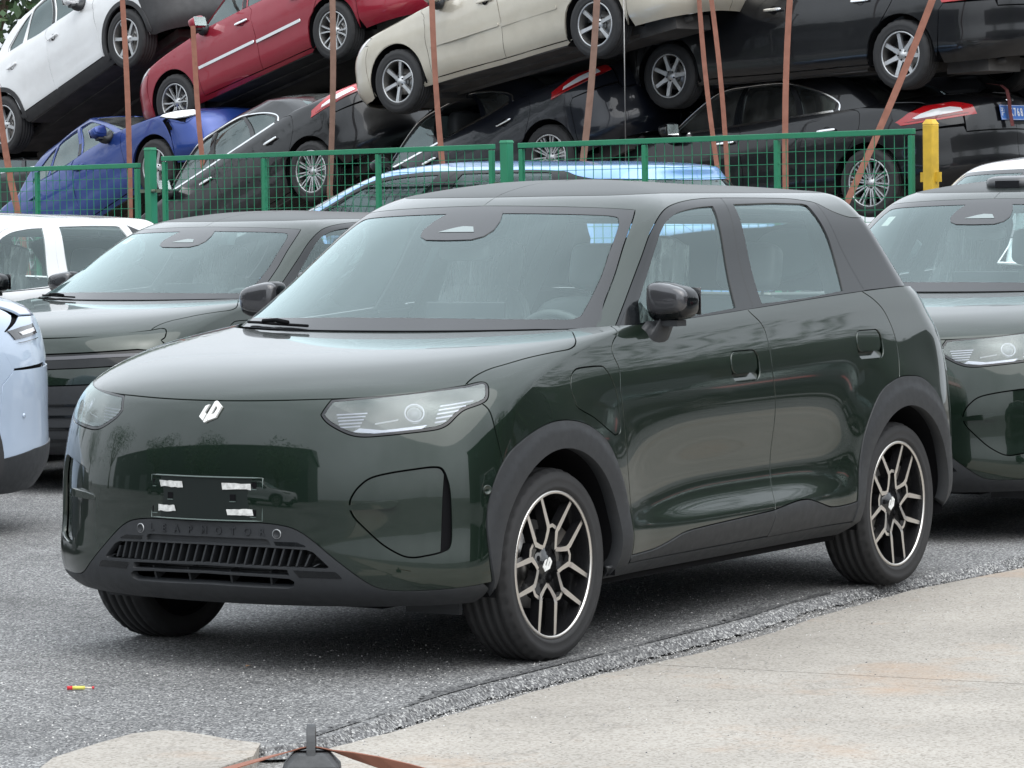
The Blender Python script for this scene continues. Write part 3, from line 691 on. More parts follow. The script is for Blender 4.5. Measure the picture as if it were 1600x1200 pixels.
    for i in range(27):                    # upright louvres
        u = (i - 13) * .0275
        for half in (1,):
            lo_, hi_ = .214 - .00002 * i, .2795 - .012 * (abs(u) / .4) ** 2
            if abs(u) > .325: hi_ = .2795 - (abs(u) - .31) * 1.2
            sl = .012 * (1 if u >= 0 else 1)
            vs_ = [on(low, u - sl, lo_, -.004)[0], on(low, u + sl * .4, hi_, -.004)[0], on(low, u + sl * .4, hi_, -.055)[0], on(low, u - sl, lo_, -.055)[0]]
            w_ = np.array([0, .0035, 0]); mb = MB(); mb.add([p - w_ for p in vs_] + [p + w_ for p in vs_], [(0, 1, 2, 3), (7, 6, 5, 4), (0, 4, 5, 1), (1, 5, 6, 2), (2, 6, 7, 3), (3, 7, 4, 0)]); mb.build('louvre', [M_CLAD], cl_)
    for i in range(4):                     # struts of the lowest opening
        u = (-.20, -.07, .07, .20)[i]; mb = MB()
        a = [on(low, u, .12, -.02)[0], on(low, u, .19, -.02)[0], on(low, u, .19, -.07)[0], on(low, u, .12, -.07)[0]]; w_ = np.array([0, .004, 0])
        mb.add([p - w_ for p in a] + [p + w_ for p in a], [(0, 1, 2, 3), (7, 6, 5, 4), (0, 4, 5, 1), (1, 5, 6, 2), (2, 6, 7, 3), (3, 7, 4, 0)]); mb.build('strut', [M_CLAD], cl_)
    for i in range(10):
        vv = .128 + i * .0165; a = np.array([(0, vv), (.38, vv), (.38, vv + .006), (0, vv + .006)]); panel('radiator_fin', low, mirrored(a), M_CLAD, cl_, off=-.078, gap=0, thick=0, rim=False, du=.05)
    for i, chh in enumerate('LEAPMOTOR'):
        u = (i - 4) * .0462; me = text_mesh(chh, .036, .0012, bold=.0008); p, n = on(low, u, .333, .0022); o = link('letter', me, mat('badge_letter', (.022, .024, .027), .35), cl_); o.matrix_local = frame_matrix(p, n)
    # nose emblem
    mb = MB()
    for pts in LOGO: mb.ext([(x * .0025, z * .0024) for x, z in pts], lambda p: (p[0], p[1], .006), lambda p: (p[0], p[1], -.004))
    p, n = on(low, .004, .783, .002); o = mb.build('nose_emblem', [M_WHITE], car, bevel=.0006); o.matrix_local = frame_matrix(p, n)
    # plate holder
    e = empty('plate_holder', (0, 0, 0), car); mb = MB(); V = []; Fs = []; hw, z0, z1 = .243, .530, .684; n_ = 16
    for i in range(n_ + 1):
        y = -hw + 2 * hw * i / n_; xx = .842 - .03 * (y / hw) ** 2
        V += [(xx, y, z0), (xx - .006, y, z1), (xx - .035, y, z0), (xx - .04, y, z1)]
    for i in range(n_): a = 4 * i; b = a + 4; Fs += [(a, b, b + 1, a + 1), (a + 2, a + 3, b + 3, b + 2), (a, a + 2, b + 2, b), (a + 1, b + 1, b + 3, a + 3)]
    Fs += [(0, 1, 3, 2), (4 * n_, 4 * n_ + 2, 4 * n_ + 3, 4 * n_ + 1)]; mb.add(V, Fs); mb.build('holder_plate', [M_HOLDER], e, bevel=.004)
    mb = MB(); mb.tube([(.845 - .03 * (y / hw) ** 2 - .006 * (z - z0) / (z1 - z0), y, z) for y, z in [(-hw + .004 + (2 * hw - .008) * i / 16, z0 + .003) for i in range(17)] + [(hw - .004 - (2 * hw - .008) * i / 16, z1 - .003) for i in range(17)]], .0028, 6, closed=True); mb.build('holder_rim_highlight', [mat('holder_edge_highlight', (.09, .12, .11), .25, coat=.5)], e)  # paler rim: the bright edge highlight is put into its colour
    px = lambda y, z, d: (.842 - .03 * (y / hw) ** 2 - .006 * (z - z0) / (z1 - z0) + d, y, z)
    for y, z in ((-.22, .655), (.205, .655), (-.222, .562), (.203, .560), (-.145, .612), (.125, .612)):
        mb = MB(); c = px(y, z, .001); mb.box(c, (.003, .022, .022)); mb.box((c[0] + .001, c[1], c[2] - .0135), (.005, .024, .003), mi=1); mb.build('clip_hole', [M_DARK, mat('holder_edge_highlight', (.09, .12, .11), .25, coat=.5)], e)
    rr = random.Random(3)
    for y, z, w_ in ((-.145, .652, .105), (.135, .650, .11), (-.165, .567, .085), (.15, .562, .095)):
        top_ = [(y - w_ / 2 + w_ * i / 6 + (rr.uniform(-.004, .004)), z + .011 + rr.uniform(-.0015, .0015)) for i in range(7)]; bot = [(y - w_ / 2 + w_ * i / 6 + .004 + rr.uniform(-.004, .004), z - .010 + rr.uniform(-.002, .002)) for i in range(7)]
        mb = MB(); V = [px(a, b, .0015) for a, b in top_ + bot] + [px(a, b, .003) for a, b in top_ + bot]
        mb.add(V, [(14 + i, 15 + i, 22 + i, 21 + i) for i in range(6)] + [(i, i + 7, i + 8, i + 1) for i in range(6)]); mb.build('tape_strip', [M_TAPE], e, fix=False)
    # headlights
    for s in (1, -1):
        e = empty('headlight', (0, 0, 0), car); fl = s < 0
        def hp(nm, ol, m, **k): return link(nm, panel_mesh(nm, panel_data(low, ol, **k), fl), m, e)
        hlc = hl
        inner = inset(dens(hlc, low, .02), low, .012)
        hp('lamp_housing', hlc, M_LAMPG, off=-.055, gap=-.002, thick=0, rim=False)
        hp('lamp_border', hlc, M_FRIT, holes=[inner], off=-.001, gap=.0015, thick=.05, du=.05)
        hp('lens', inner, M_LENS, off=-.0005, gap=0, thick=0, rim=False)
        q = lambda L: catmull(np.array(L), 4, True)
        hp('light_guide', q([(.385, .757), (.40, .782), (.47, .789), (.497, .777), (.455, .716), (.43, .714)]), M_LAMPR, off=-.024, gap=0, thick=.02)
        hp('light_guide', q([(.735, .790), (.81, .806), (.868, .815), (.882, .797), (.835, .771), (.805, .738), (.772, .704), (.715, .706)]), M_LAMPR, off=-.024, gap=0, thick=.02)
        hp('light_bar', np.array([(.45, .706), (.54, .694), (.70, .700), (.72, .712), (.55, .706), (.47, .718)]), M_LAMPR, off=-.018, gap=0, thick=.02)
        hp('light_bar', np.array([(.52, .728), (.60, .738), (.60, .742), (.52, .733)]), M_LWHITE, off=-.016, gap=0, thick=.004)
        for i in range(5):
            v = .722 + i * .0125; hp('reflector_rib', np.array([(.405 - .004 * i, v), (.470 + .004 * i, v + .002), (.470 + .004 * i, v + .007), (.405 - .004 * i, v + .005)]), M_LAMPG, off=-.020, gap=0, thick=.003)
            v = .716 + i * .0165; hp('reflector_rib', np.array([(.748, v), (.79 + .021 * i, v + .004 + .002 * i), (.79 + .021 * i, v + .010 + .002 * i), (.748, v + .006)]), M_LAMPG, off=-.020, gap=0, thick=.003)
        for u, r_ in ((.655, .030),):
            p, n = on(low, u * s, .762, -.045); mb = MB(); mb.lathe([(r_ + .006, 0), (r_ + .006, .03), (r_, .032), (r_ - .002, .01)], 32, 'z', mi=0); mb.lathe([(r_ - .002, .012), (r_ * .8, .026), (r_ * .45, .034), (0, .037)], 32, 'z', mi=1)
            o = mb.build('projector', [M_LAMPR if u > .6 else M_LAMPG, mat('projector_lens', (.25, .26, .28), .05, coat=1., spec=1.)], e); o.matrix_local = frame_matrix(p, n)
    # fenders, doors, quarters
    a0 = S('xz', DOOR_A); b0 = S('xz', DOOR_B); c0 = S('xz', DOOR_C); cf = S('xz', CLAD_F); cr = S('xz', CLAD_R)
    flap = catmull(low.inv([(-.108, .989), (-.135, 1.010), (-.175, 1.020), (-.309, 1.021), (-.350, 1.012), (-.382, .976), (-.402, .934), (-.412, .894), (-.417, .81), (-.412, .780), (-.385, .772), (-.356, .777), (-.234, .840), (-.129, .880), (-.108, .91)], 'xz'), 3, True)
    kf = np.argmin(np.abs(af - [af[k][0], af[k][1]]).sum(1))
    fend = join(hl[i14:], S('uv', HOOD_S)[1:], np.array([(.80, 1.078), (.95, 1.079)]), a0, np.array([tuple(low.inv([(-.49, .30)], 'xz')[0])]), af[kf:][::-1], cutl[::-1])
    panel('front_fender', low, fend, g, car, both=True, holes=[flap], du=.028, dv=.018, step=.022)
    panel('charge_flap', low, flap, g, car, both=True, du=.028, dv=.018, step=.02)
    hd = {}
    for nm, cx, cz in (('f', -1.388, .973), ('r', -2.455, 1.012)): hd[nm] = low.inv(rrect(cx, cz, .225, .115, .04), 'xz')
    def top_edge(p, q): return np.array([(p[0] + (q[0] - p[0]) * i / 12, low.v1 - .001) for i in range(13)])
    fd = join(a0, cf, b0[::-1], top_edge(b0[0], a0[0])[1:-1])
    kr = np.argmin(np.abs(ar - cr[-1]).sum(1)); kq = np.argmin(np.abs(ar - c0[-1]).sum(1))
    rd = join(b0, cr, ar[kr:kq + 1], c0[::-1], top_edge(c0[0], b0[0])[1:-1])
    for nm, ol, hk in (('front_door', fd, 'f'), ('rear_door', rd, 'r')):
        for fl in (False, True):
            d = panel_data(low, ol, holes=[hd[hk]], du=.03, dv=.018, step=.025)
            o = link(nm, panel_mesh(nm, d, fl), g, car); cxz = (-1.388, .973) if hk == 'f' else (-2.455, 1.012)
            def hoff(P, q):
                a = np.clip((cxz[1] - .012 - P[:, 2]) / .04, 0, 1) * np.clip((.112 - np.abs(P[:, 0] - cxz[0])) / .02, 0, 1); return .003 * (1 - a) - .02 * a
            link('handle', panel_mesh('handle', panel_data(low, low.inv(rrect(cxz[0] + .012, cxz[1] + .014, .20, .086, .034), 'xz'), off=.004, gap=.0015, thick=.02, du=.015, dv=.01), fl), g, o)
            link('handle_recess', panel_mesh('handle_recess', panel_data(low, hd[hk], off=lambda P, q: -.006 - .022 * np.clip((P[:, 2] - (cxz[1] - .055)) / .05, 0, 1), gap=-.001, thick=0, rim=False, du=.015, dv=.01), fl), g, o)
    quar = join(c0, ar[kq:-6], low.inv([(-3.20, .585)], 'xz', (3, UU)), np.array([(4.62, .40), (4.70, .60), (4.72, .80), (4.66, 1.0), (4.62, low.v1 - .001)]), np.array([(4.62 + (c0[0][0] - 4.62) * i / 10, low.v1 - .001) for i in range(1, 10)]))
    panel('quarter_panel', low, quar, g, car, both=True, du=.03, dv=.018, step=.025)
    tg = np.array([(4.62, .40), (4.70, .60), (4.72, .80), (4.66, 1.0), (4.62, 1.079), (UU, 1.079)] + [(UU, .40)])
    def full_rear(h):   # outline over the rear centre line is two halves
        return h
    panel('tailgate', low, tg, g, car, both=True, du=.04, dv=.03)
    panel('tail_lamp', low, np.array([(4.60, .80), (4.62, .87), (UU, .88), (UU, .81)]), M_RED, car, both=True, off=.004, gap=0)
    rb = np.array([tuple(ar[-7]), tuple(low.inv([(-3.20, .585)], 'xz', (3, UU))[0]), (4.62, .39), (UU, .39), (UU, 0.02), (4.4, .02), tuple(low.inv([(-3.19, .30)], 'xz', (3, UU))[0])])
    panel('rear_bumper', low, rb, M_CLAD, car, both=True, du=.04, dv=.03)
    # dark cladding
    zi = .262
    for nm, cx, pts, zb in (('wheel_arch_trim', 0, af, .262), ('wheel_arch_trim', -2.735, ar, .30)):
        inn = circle_seg(cx, .345, .402, math.pi - math.asin((zb - .345) / .402), math.asin((zb - .345) / .402), 40)
        ol = join(pts, low.inv(inn, 'xz')[::1]) if cx == 0 else join(pts, low.inv(inn[::-1][::-1], 'xz'))
        if cx == 0: ol = join(pts, low.inv(inn, 'xz'))
        else: ol = join(pts[::-1], low.inv(inn[::-1], 'xz'))
        panel(nm, low, ol, M_CLAD, car, both=True, off=lambda P, q, cx=cx:   .003 + .005 * np.clip((.50 - np.hypot(P[:, 0] - cx, P[:, 2] - .345)) / .03, 0, 1), thick=.05, gap=.001, du=.02, dv=.015, step=.02)
    dl = lambda ptsx, x0, x1: join(S('xz', ptsx), low.inv([(x1, .303), (x0, .298)], 'xz'))
    panel('door_cladding', low, dl(CLAD_F, -.492, -1.572), M_CLAD, car, both=True, off=.004, du=.03, dv=.015)
    panel('door_cladding', low, dl(CLAD_R, -1.572, -2.262), M_CLAD, car, both=True, off=.004, du=.03, dv=.015)
    panel('sill', low, join(low.inv([(-.36, .292), (-.478, .296), (-1.2, .298), (-2.272, .300), (-2.36, .30)], 'xz'), np.array([(3.45, .005), (2.6, .003), (1.86, .003)])), M_CLAD, car, both=True, off=.002, du=.03, dv=.015)
    # inner shell seen through the gaps, wheel wells, floor
    wf, wr = arch_poly(low, 0, .345, .41, .27), arch_poly(low, -2.735, .345, .41, .29)
    sh = join(np.array([(0, .03), (1.0, .03)]), wf[::1] if wf[0, 0] < wf[-1, 0] else wf[::-1], wr if wr[0, 0] < wr[-1, 0] else wr[::-1], np.array([(4.5, .03), (UU, .03), (UU, 1.06), (0, 1.06)]))
    sh = join(np.array([(0, .02), (1.02, .02)]), np.array(wf), np.array([(2.4, .02)]), np.array(wr), np.array([(4.4, .02), (UU, .02), (UU, 1.06), (0, 1.06)]))
    def so(P, q): return -.022 - .08 * np.clip((.62 - P[:, 2]) / .05, 0, 1) * np.clip((.75 - np.abs(q[:, 0])) / .1, 0, 1) * (np.abs(q[:, 0]) < .75)
    panel('body_shell', low, sh, M_DARK, car, both=True, off=so, gap=0, thick=0, rim=False, du=.05, dv=.03, step=.03)
    for cx in (0, -2.735):
        for s in (1, -1):
            mb = MB(); V = []; Fs = []; n_ = 28
            for i in range(n_ + 1):
                a = R(-12) + (math.pi + R(24)) * i / n_
                for y, rr_ in ((.915, .408), (.62, .41), (.55, .36), (.50, .05)): V.append((cx + rr_ * math.cos(a), s * y, .345 + rr_ * math.sin(a)))
            for i in range(n_):
                for j in range(3): Fs.append((4 * i + j, 4 * i + j + 1, 4 * i + j + 5, 4 * i + j + 4))
            mb.add(V, Fs, 0, True); mb.build('wheel_liner', [M_DARK], car)
    mb = MB(); mb.box((-1.40, 0, .27), (3.9, 1.10, .10)); mb.box((-1.37, 0, .27), (1.85, 1.66, .10)); mb.box((.42, .0, .27), (.40, 1.1, .06)); mb.build('underbody', [M_DARK], car)
    for s in (1, -1):
        mb = MB(); mb.box((.40, s * .66, .225), (.02, .22, .06)); mb.build('air_deflector', [M_CLAD], car)
    # --- greenhouse
    T = lambda pts, sm=True: seg(top, 'uv', pts, sm)
    WSI = [(0, .056), (.132, .056), (.60, .044), (.715, .040), (.757, .050), (.771, .075), (.778, .205), (.752, .30), (.732, .373), (.715, .410), (.672, .430), (.50, .437), (.095, .443), (0, .443)]
    WSO = [(0, .003), (.326, .003), (.60, .002), (.864, .001), (.858, .11), (.851, .222), (.821, .337), (.810, .462)]
    HDR = [(.810, .462), (.60, .470), (.293, .478), (0, .4845)]
    wsi = mirrored(T(WSI)); wso = mirrored(join(T(WSO), T(HDR)[1:]))
    panel('windshield', top, wsi, M_WSGLASS, car, off=-.002, gap=0, thick=0, rim=False, du=.03, dv=.02)
    panel('windshield_border', top, wso, M_FRIT, car, holes=[wsi], gap=.002, thick=.008, du=.03, dv=.02)
    cam_ = mirrored(np.array([(0, .338), (.07, .340), (.105, .352), (.12, .375), (.11, .41), (.085, .452), (0, .452)]))
    sb = panel('sensor_housing', top, cam_, M_FRIT, car, off=.0015, gap=0, thick=.03)
    panel('camera_window', top, np.array([(-.05, .366), (.055, .366), (.035, .386), (.005, .388)]), mat('camera_pane', (.22, .26, .26), .35), sb, off=.003, gap=0, thick=0, rim=False)
    panel('cowl_cover', top, mirrored(np.array([(0, -.0), (.5, 0.), (.86, 0.), (.86, .003), (.5, .004), (0, .004)])), M_DARK, car, gap=0, off=-.01, thick=0, rim=False)
    DLO = [(.974, .003), (.981, .105), (.991, .264), (1.008, .375), (1.107, .455), (1.312, .496), (1.666, .523), (2.097, .530), (3.125, .519), (3.50, .50), (3.672, .481), (3.827, .429), (4.043, .392), (4.28, .388)]
    dlo = T(DLO); RG = .58
    rail = join(T(HDR)[::-1], T(WSO)[::-1][1:-14] if False else T(WSO[3:])[::-1][1:], np.array([(.92, .0005), (.974, .0005)]), dlo, np.array([(4.45, .388), (4.8, .392), (UU, .395), (UU, .555), (4.2, .575), (3.9, RG), (2.6, RG), (1.2, RG + .004), (1.0, RG), (.6, RG - .02), (0, RG - .03)]))
    panel('roof_frame', top, rail, g, car, both=True, du=.03, dv=.02, step=.025, thick=.02)
    rg = np.array([(0, RG - .03), (.6, RG - .02), (1.0, RG), (1.2, RG + .004), (2.6, RG), (3.9, RG), (4.2, .575), (UU, .555), (UU, 1.10), (0, 1.10)])
    panel('roof_panel', top, rg, mat('roof_dark_gloss', (.014, .018, .017), .32, spec=.3), car, both=True, du=.05, dv=.03, step=.04, thick=.006)
    FG = [(1.06, .030), (1.079, .069), (1.090, .216), (1.105, .336), (1.135, .385), (1.191, .414), (1.338, .447), (1.617, .469), (1.881, .476)]
    FG2 = [(1.881, .476), (2.014, .280), (2.166, .020)]
    fg = join(T(FG), T(FG2)[1:], np.array([(1.6, .012), (1.08, .012)]))
    BL = [(2.073, .528), (2.188, .276), (2.362, .003)]; CL = [(3.668, .482), (3.640, .254), (3.712, .003)]
    kb = np.argmin(np.abs(dlo - BL[0]).sum(1)); kc = np.argmin(np.abs(dlo - CL[0]).sum(1))
    fr = join(dlo[:kb + 1], T(BL), np.array([(1.8, .001), (1.3, .001)]))
    rgl = join(T([(2.215, .484), (2.328, .272), (2.464, .020)]), np.array([(3.0, .012), (3.455, .020)]), T([(3.455, .020), (3.519, .282), (3.49, .44), (3.465, .470)]), np.array([(3.40, .478), (2.9, .487)]))
    rr_ = join(T(BL)[::-1], dlo[kb:kc + 1], T(CL), np.array([(3.2, .001), (2.7, .001)]))
    for nm, ol, hl_, gl_ in (('front_window_frame', fr, fg, 'front_window'), ('rear_window_frame', rr_, rgl, 'rear_window')):
        panel(nm, top, ol, M_GLOSS, car, both=True, holes=[hl_], gap=.0015, thick=.015, du=.05, dv=.03, step=.025)
        panel(gl_, top, hl_, M_GLASS, car, both=True, gap=-.001, off=-.006, thick=0, rim=False, du=.06, dv=.04)
    panel('mirror_sail', top, np.array([(1.0, .004), (1.005, .06), (1.03, .105), (1.075, .10), (1.135, .008)]), M_GLOSS, car, both=True, off=.003, gap=0, thick=.006)
    qp = join(T(CL)[::-1], dlo[kc:], np.array([(4.40, .388), (4.46, .30), (4.44, .15), (4.36, .003), (4.0, .001)]))
    panel('quarter_trim', top, qp, M_GLOSS, car, both=True, gap=.0015, thick=.012, du=.03, dv=.02)
    panel('rear_screen', top, np.array([(4.47, .38), (UU, .39), (UU, .01), (4.40, .01), (4.47, .15), (4.49, .30)]), M_GLASS, car, both=True, gap=0, thick=0, rim=False, du=.05, dv=.04)
    panel('belt_trim', top, np.array([(1.0, .0005), (2.3, .0005), (3.7, .0005), (3.7, .008), (2.3, .008), (1.0, .008)]), M_GLOSS, car, both=True, off=.004, gap=0, thick=.01)
    for s in (1, -1):
        side_mirror(car, s)
    # wiper at the foot of the windscreen
    mb = MB(); pts = [on(top, u, v, .012)[0] for u, v in ((-.62, .012), (-.5, .014), (-.40, .012), (-.2, .008))]; mb.tube(pts, .006, 6); pts = [on(top, u, v, .02)[0] for u, v in ((-.46, .014), (-.38, .020), (-.30, .012))]; mb.tube(pts, .009, 6); mb.build('wiper', [M_DARK], car)
    # --- cabin
    mb = MB(); pillow(mb, (-.62, 0, 1.02), (.62, 1.50, .26), .45); mb.box((-.82, 0, .80), (.16, 1.45, .36)); dash = mb.build('dashboard', [M_TRIM], car)
    mb = MB(); mb.box((-.80, .02, 1.13), (.02, .36, .21), Matrix.Rotation(R(-10), 3, 'Y')); mb.build('centre_screen', [M_FRIT], car, bevel=.006)
    e = empty('steering_wheel', (-.93, .38, 1.02), car); e.rotation_euler = (0, R(-66), 0)
    mb = MB(); mb.tube([(.185 * math.cos(a), .185 * math.sin(a), 0) for a in np.linspace(0, 2 * math.pi, 32, endpoint=False)], .017, 10, closed=True); mb.build('wheel_rim', [M_TRIM], e)
    mb = MB(); pillow(mb, (0, 0, -.02), (.14, .16, .06), .5); mb.box((0, .1, -.02), (.03, .17, .02)); mb.box((0, -.1, -.02), (.03, .17, .02)); mb.build('wheel_hub', [M_TRIM], e)
    mb = MB(); pillow(mb, (-.80, .03, 1.425), (.04, .22, .07), .4); mb.build('cabin_mirror', [M_TRIM], car)
    seat(car, -1.22, .38); seat(car, -1.22, -.38)
    e = empty('rear_bench', (-2.15, 0, 0), car)
    mb = MB(); pillow(mb, (.1, 0, .55), (.55, 1.30, .2), .25); mb.build('cushion', [M_SEAT], e); mb = MB(); pillow(mb, (-.22, 0, .90), (.18, 1.30, .62), .25, Matrix.Rotation(R(-18), 3, 'Y')); mb.build('backrest', [M_SEAT], e)
    for y in (.36, -.36):
        mb = MB(); pillow(mb, (-.32, y, 1.33), (.11, .28, .20), .4, Matrix.Rotation(R(-12), 3, 'Y')); mb.tube([(-.31, y - .06, 1.1), (-.32, y - .06, 1.26)], .007); mb.tube([(-.31, y + .06, 1.1), (-.32, y + .06, 1.26)], .007); mb.build('headrest', [M_SEAT], e)
    for s in (1, -1):    # door cards, pillars and roof lining
        mb = MB(); mb.box((-1.55, s * .80, .86), (2.3, .06, .50)); mb.build('door_lining', [M_TRIM], car)
        for x0, x1, w_ in ((-1.62, -1.73, .13), (-2.42, -2.50, .12)):
            mb = MB(); V = []
            for x, y, z in ((x0, .79, 1.14), (x0 - w_, .79, 1.14), (x1 - w_, .615, 1.58), (x1, .615, 1.58)): V += [(x, s * y, z), (x, s * (y - .03), z)]
            mb.add(V, [(0, 2, 4, 6), (7, 5, 3, 1), (0, 1, 3, 2), (2, 3, 5, 4), (4, 5, 7, 6), (6, 7, 1, 0)]); mb.build('pillar_lining', [M_TRIM], car)
    panel('roof_lining', top, np.array([(0, .50), (.9, .49), (2.2, .53), (4.3, .45), (UU, .45), (UU, .55), (4.2, .56), (2.2, .57), (.9, .57), (0, .54)]), M_TRIML, car, both=True, off=-.045, gap=0, thick=0, rim=False, du=.08, dv=.05)
    mb = MB(); mb.box((-1.6, 0, .42), (2.6, 1.5, .04)); mb.build('cabin_floor', [M_TRIM], car)
    add_wheels(car, 'suv', 2.735, .812)
    return car
suv = build_suv()
tag(suv, 'dark green SUV in the foreground with an empty plate holder', 'car')
# ---------------------------------------------------------------- ground
def ground_mat(name, cols, scale, bump, patch=(.8, 1.15), rough=.9, stain=None, patch_scale=.5, crack=0):
    """aggregate surface: voronoi stones of several tones, slow patches and optional stains"""
    m = bpy.data.materials.new(name); t, b, new, lnk = nodes_of(m); setin(b, Roughness=rough, Specular_IOR_Level=.3)
    tcn = new('ShaderNodeTexCoord'); vo = new('ShaderNodeTexVoronoi'); vo.inputs['Scale'].default_value = scale; lnk(tcn.outputs['Object'], vo.inputs['Vector'])
    sp = new('ShaderNodeSeparateColor'); lnk(vo.outputs['Color'], sp.inputs[0]); cr = new('ShaderNodeValToRGB'); lnk(sp.outputs[0], cr.inputs['Fac'])
    el = cr.color_ramp.elements; el[0].position = 0; el[0].color = (*cols[0], 1); el[1].position = 1; el[1].color = (*cols[-1], 1)
    for i, c in enumerate(cols[1:-1]): e = el.new((i + 1) / (len(cols) - 1)); e.color = (*c, 1)
    n1 = new('ShaderNodeTexNoise'); n1.inputs['Scale'].default_value = patch_scale; n1.inputs['Detail'].default_value = 7; n1.inputs['Roughness'].default_value = .62; lnk(tcn.outputs['Object'], n1.inputs['Vector'])
    r1 = new('ShaderNodeMapRange'); r1.inputs['From Min'].default_value = .3; r1.inputs['From Max'].default_value = .7; r1.inputs['To Min'].default_value = patch[0]; r1.inputs['To Max'].default_value = patch[1]; lnk(n1.outputs['Fac'], r1.inputs['Value'])
    sc = new('ShaderNodeVectorMath'); sc.operation = 'SCALE'; lnk(cr.outputs['Color'], sc.inputs[0]); lnk(r1.outputs['Result'], sc.inputs['Scale']); col = sc.outputs['Vector']
    if stain:
        n2 = new('ShaderNodeTexNoise'); n2.inputs['Scale'].default_value = stain[1]; n2.inputs['Detail'].default_value = 6; n2.inputs['Roughness'].default_value = .7
        mp = new('ShaderNodeMapping'); mp.inputs['Location'].default_value = (7, 3, 1); lnk(tcn.outputs['Object'], mp.inputs['Vector']); lnk(mp.outputs['Vector'], n2.inputs['Vector'])
        r2 = new('ShaderNodeMapRange'); r2.inputs['From Min'].default_value = .55; r2.inputs['From Max'].default_value = .75; r2.inputs['To Max'].default_value = stain[2]; lnk(n2.outputs['Fac'], r2.inputs['Value'])
        mx = new('ShaderNodeMix'); mx.data_type = 'RGBA'; mx.inputs['B'].default_value = (*stain[0], 1); lnk(col, mx.inputs['A']); lnk(r2.outputs['Result'], mx.inputs['Factor']); col = mx.outputs['Result']
    if crack:
        v3 = new('ShaderNodeTexVoronoi'); v3.feature = 'DISTANCE_TO_EDGE'; v3.inputs['Scale'].default_value = crack; nd = new('ShaderNodeTexNoise'); nd.inputs['Scale'].default_value = 1.7; nd.inputs['Detail'].default_value = 8
        ad = new('ShaderNodeVectorMath'); ad.operation = 'ADD'; sc3 = new('ShaderNodeVectorMath'); sc3.operation = 'SCALE'; sc3.inputs['Scale'].default_value = .9
        lnk(tcn.outputs['Object'], nd.inputs['Vector']); lnk(nd.outputs['Color'], sc3.inputs[0]); lnk(tcn.outputs['Object'], ad.inputs[0]); lnk(sc3.outputs['Vector'], ad.inputs[1]); lnk(ad.outputs['Vector'], v3.inputs['Vector'])
        r3 = new('ShaderNodeMapRange'); r3.inputs['From Min'].default_value = .0; r3.inputs['From Max'].default_value = .0028; r3.inputs['To Min'].default_value = .22; r3.inputs['To Max'].default_value = 0.
        lnk(v3.outputs['Distance'], r3.inputs['Value']); m3 = new('ShaderNodeMix'); m3.data_type = 'RGBA'; m3.inputs['B'].default_value = (.07, .065, .06, 1); lnk(col, m3.inputs['A']); lnk(r3.outputs['Result'], m3.inputs['Factor']); col = m3.outputs['Result']
    lnk(col, b.inputs['Base Color'])
    bp = new('ShaderNodeBump'); bp.inputs['Strength'].default_value = 1.; bp.inputs['Distance'].default_value = bump; inv_ = new('ShaderNodeMath'); inv_.operation = 'SUBTRACT'; inv_.inputs[0].default_value = 1
    v2 = new('ShaderNodeTexVoronoi'); v2.inputs['Scale'].default_value = scale; lnk(tcn.outputs['Object'], v2.inputs['Vector']); lnk(v2.outputs['Distance'], inv_.inputs[1]); lnk(inv_.outputs['Value'], bp.inputs['Height']); lnk(bp.outputs['Normal'], b.inputs['Normal'])
    return m
M_ASPH = ground_mat('asphalt_aggregate', [(.055, .055, .056), (.098, .098, .10), (.135, .135, .137), (.175, .175, .177), (.26, .26, .255), (.44, .44, .43)], 140, .003, (.62, 1.28), stain=((.05, .05, .052), .7, .55))
M_CONC = ground_mat('weathered_concrete', [(.22, .20, .175), (.30, .277, .245), (.335, .312, .28), (.37, .348, .315), (.32, .295, .26)], 120, .0012, (.82, 1.10), .92, ((.36, .25, .17), .9, .72), 1.1, .28)
M_GRIT = ground_mat('dusty_grit', [(.09, .086, .08), (.15, .145, .137), (.22, .215, .205), (.34, .33, .32)], 110, .004, (.7, 1.2))
EDGE = [(-60, .80), (-9, .84), (-5, .88), (-3.6, .90), (-2.6, .82), (-1.89, .86), (-1.44, .93), (-.67, .985), (.12, 1.02), (.7, 1.05), (.95, 1.075), (1.43, 1.15), (1.84, 1.22), (2.08, 1.22), (2.13, 1.10), (2.10, .95), (2.08, .82), (2.17, .75), (2.45, .78), (2.75, .86), (3.4, .95), (6, 1.0), (60, 1.1)]
rg_ = random.Random(11)
ed = []
for i in range(len(EDGE) - 1):
    a, b = Vector(EDGE[i]), Vector(EDGE[i + 1]); n = max(1, int((b - a).length / .045)) if -6 < a.x < 4 else 1
    for k in range(n): p = a.lerp(b, k / n); ed.append((p.x + rg_.uniform(-.008, .008), p.y + rg_.uniform(-.014, .014)))
ed.append(EDGE[-1])
mb = MB(); n = len(ed)
V = [(x, y, 0) for x, y in ed] + [(x + rg_.uniform(-.01, .01), y + .025 + rg_.uniform(0, .03), -.036) for x, y in ed] + [(x, -120, 0) for x, y in ed]
V = V[:2 * n] + [(60, -120, 0), (-60, -120, 0)]; mb.add(V, [(i, i + 1, n + i + 1, n + i) for i in range(n - 1)] + [tuple(range(n - 1, -1, -1)) + (2 * n + 1, 2 * n)])
tag(mb.build('asphalt_lot', [M_ASPH]), kind='structure')
mb = MB(); mb.add([(-150, -150, -.06), (150, -150, -.06), (150, 150, -.06), (-150, 150, -.06)], [(0, 1, 2, 3)]); tag(mb.build('ground', [M_GRIT]), kind='structure')
mb = MB(); mb.add([(-60, .5, -.046), (60, .5, -.046), (60, 2.0, -.046), (-60, 2.0, -.046)], [(0, 1, 2, 3)]); tag(mb.build('grit_verge', [M_GRIT]), kind='structure')
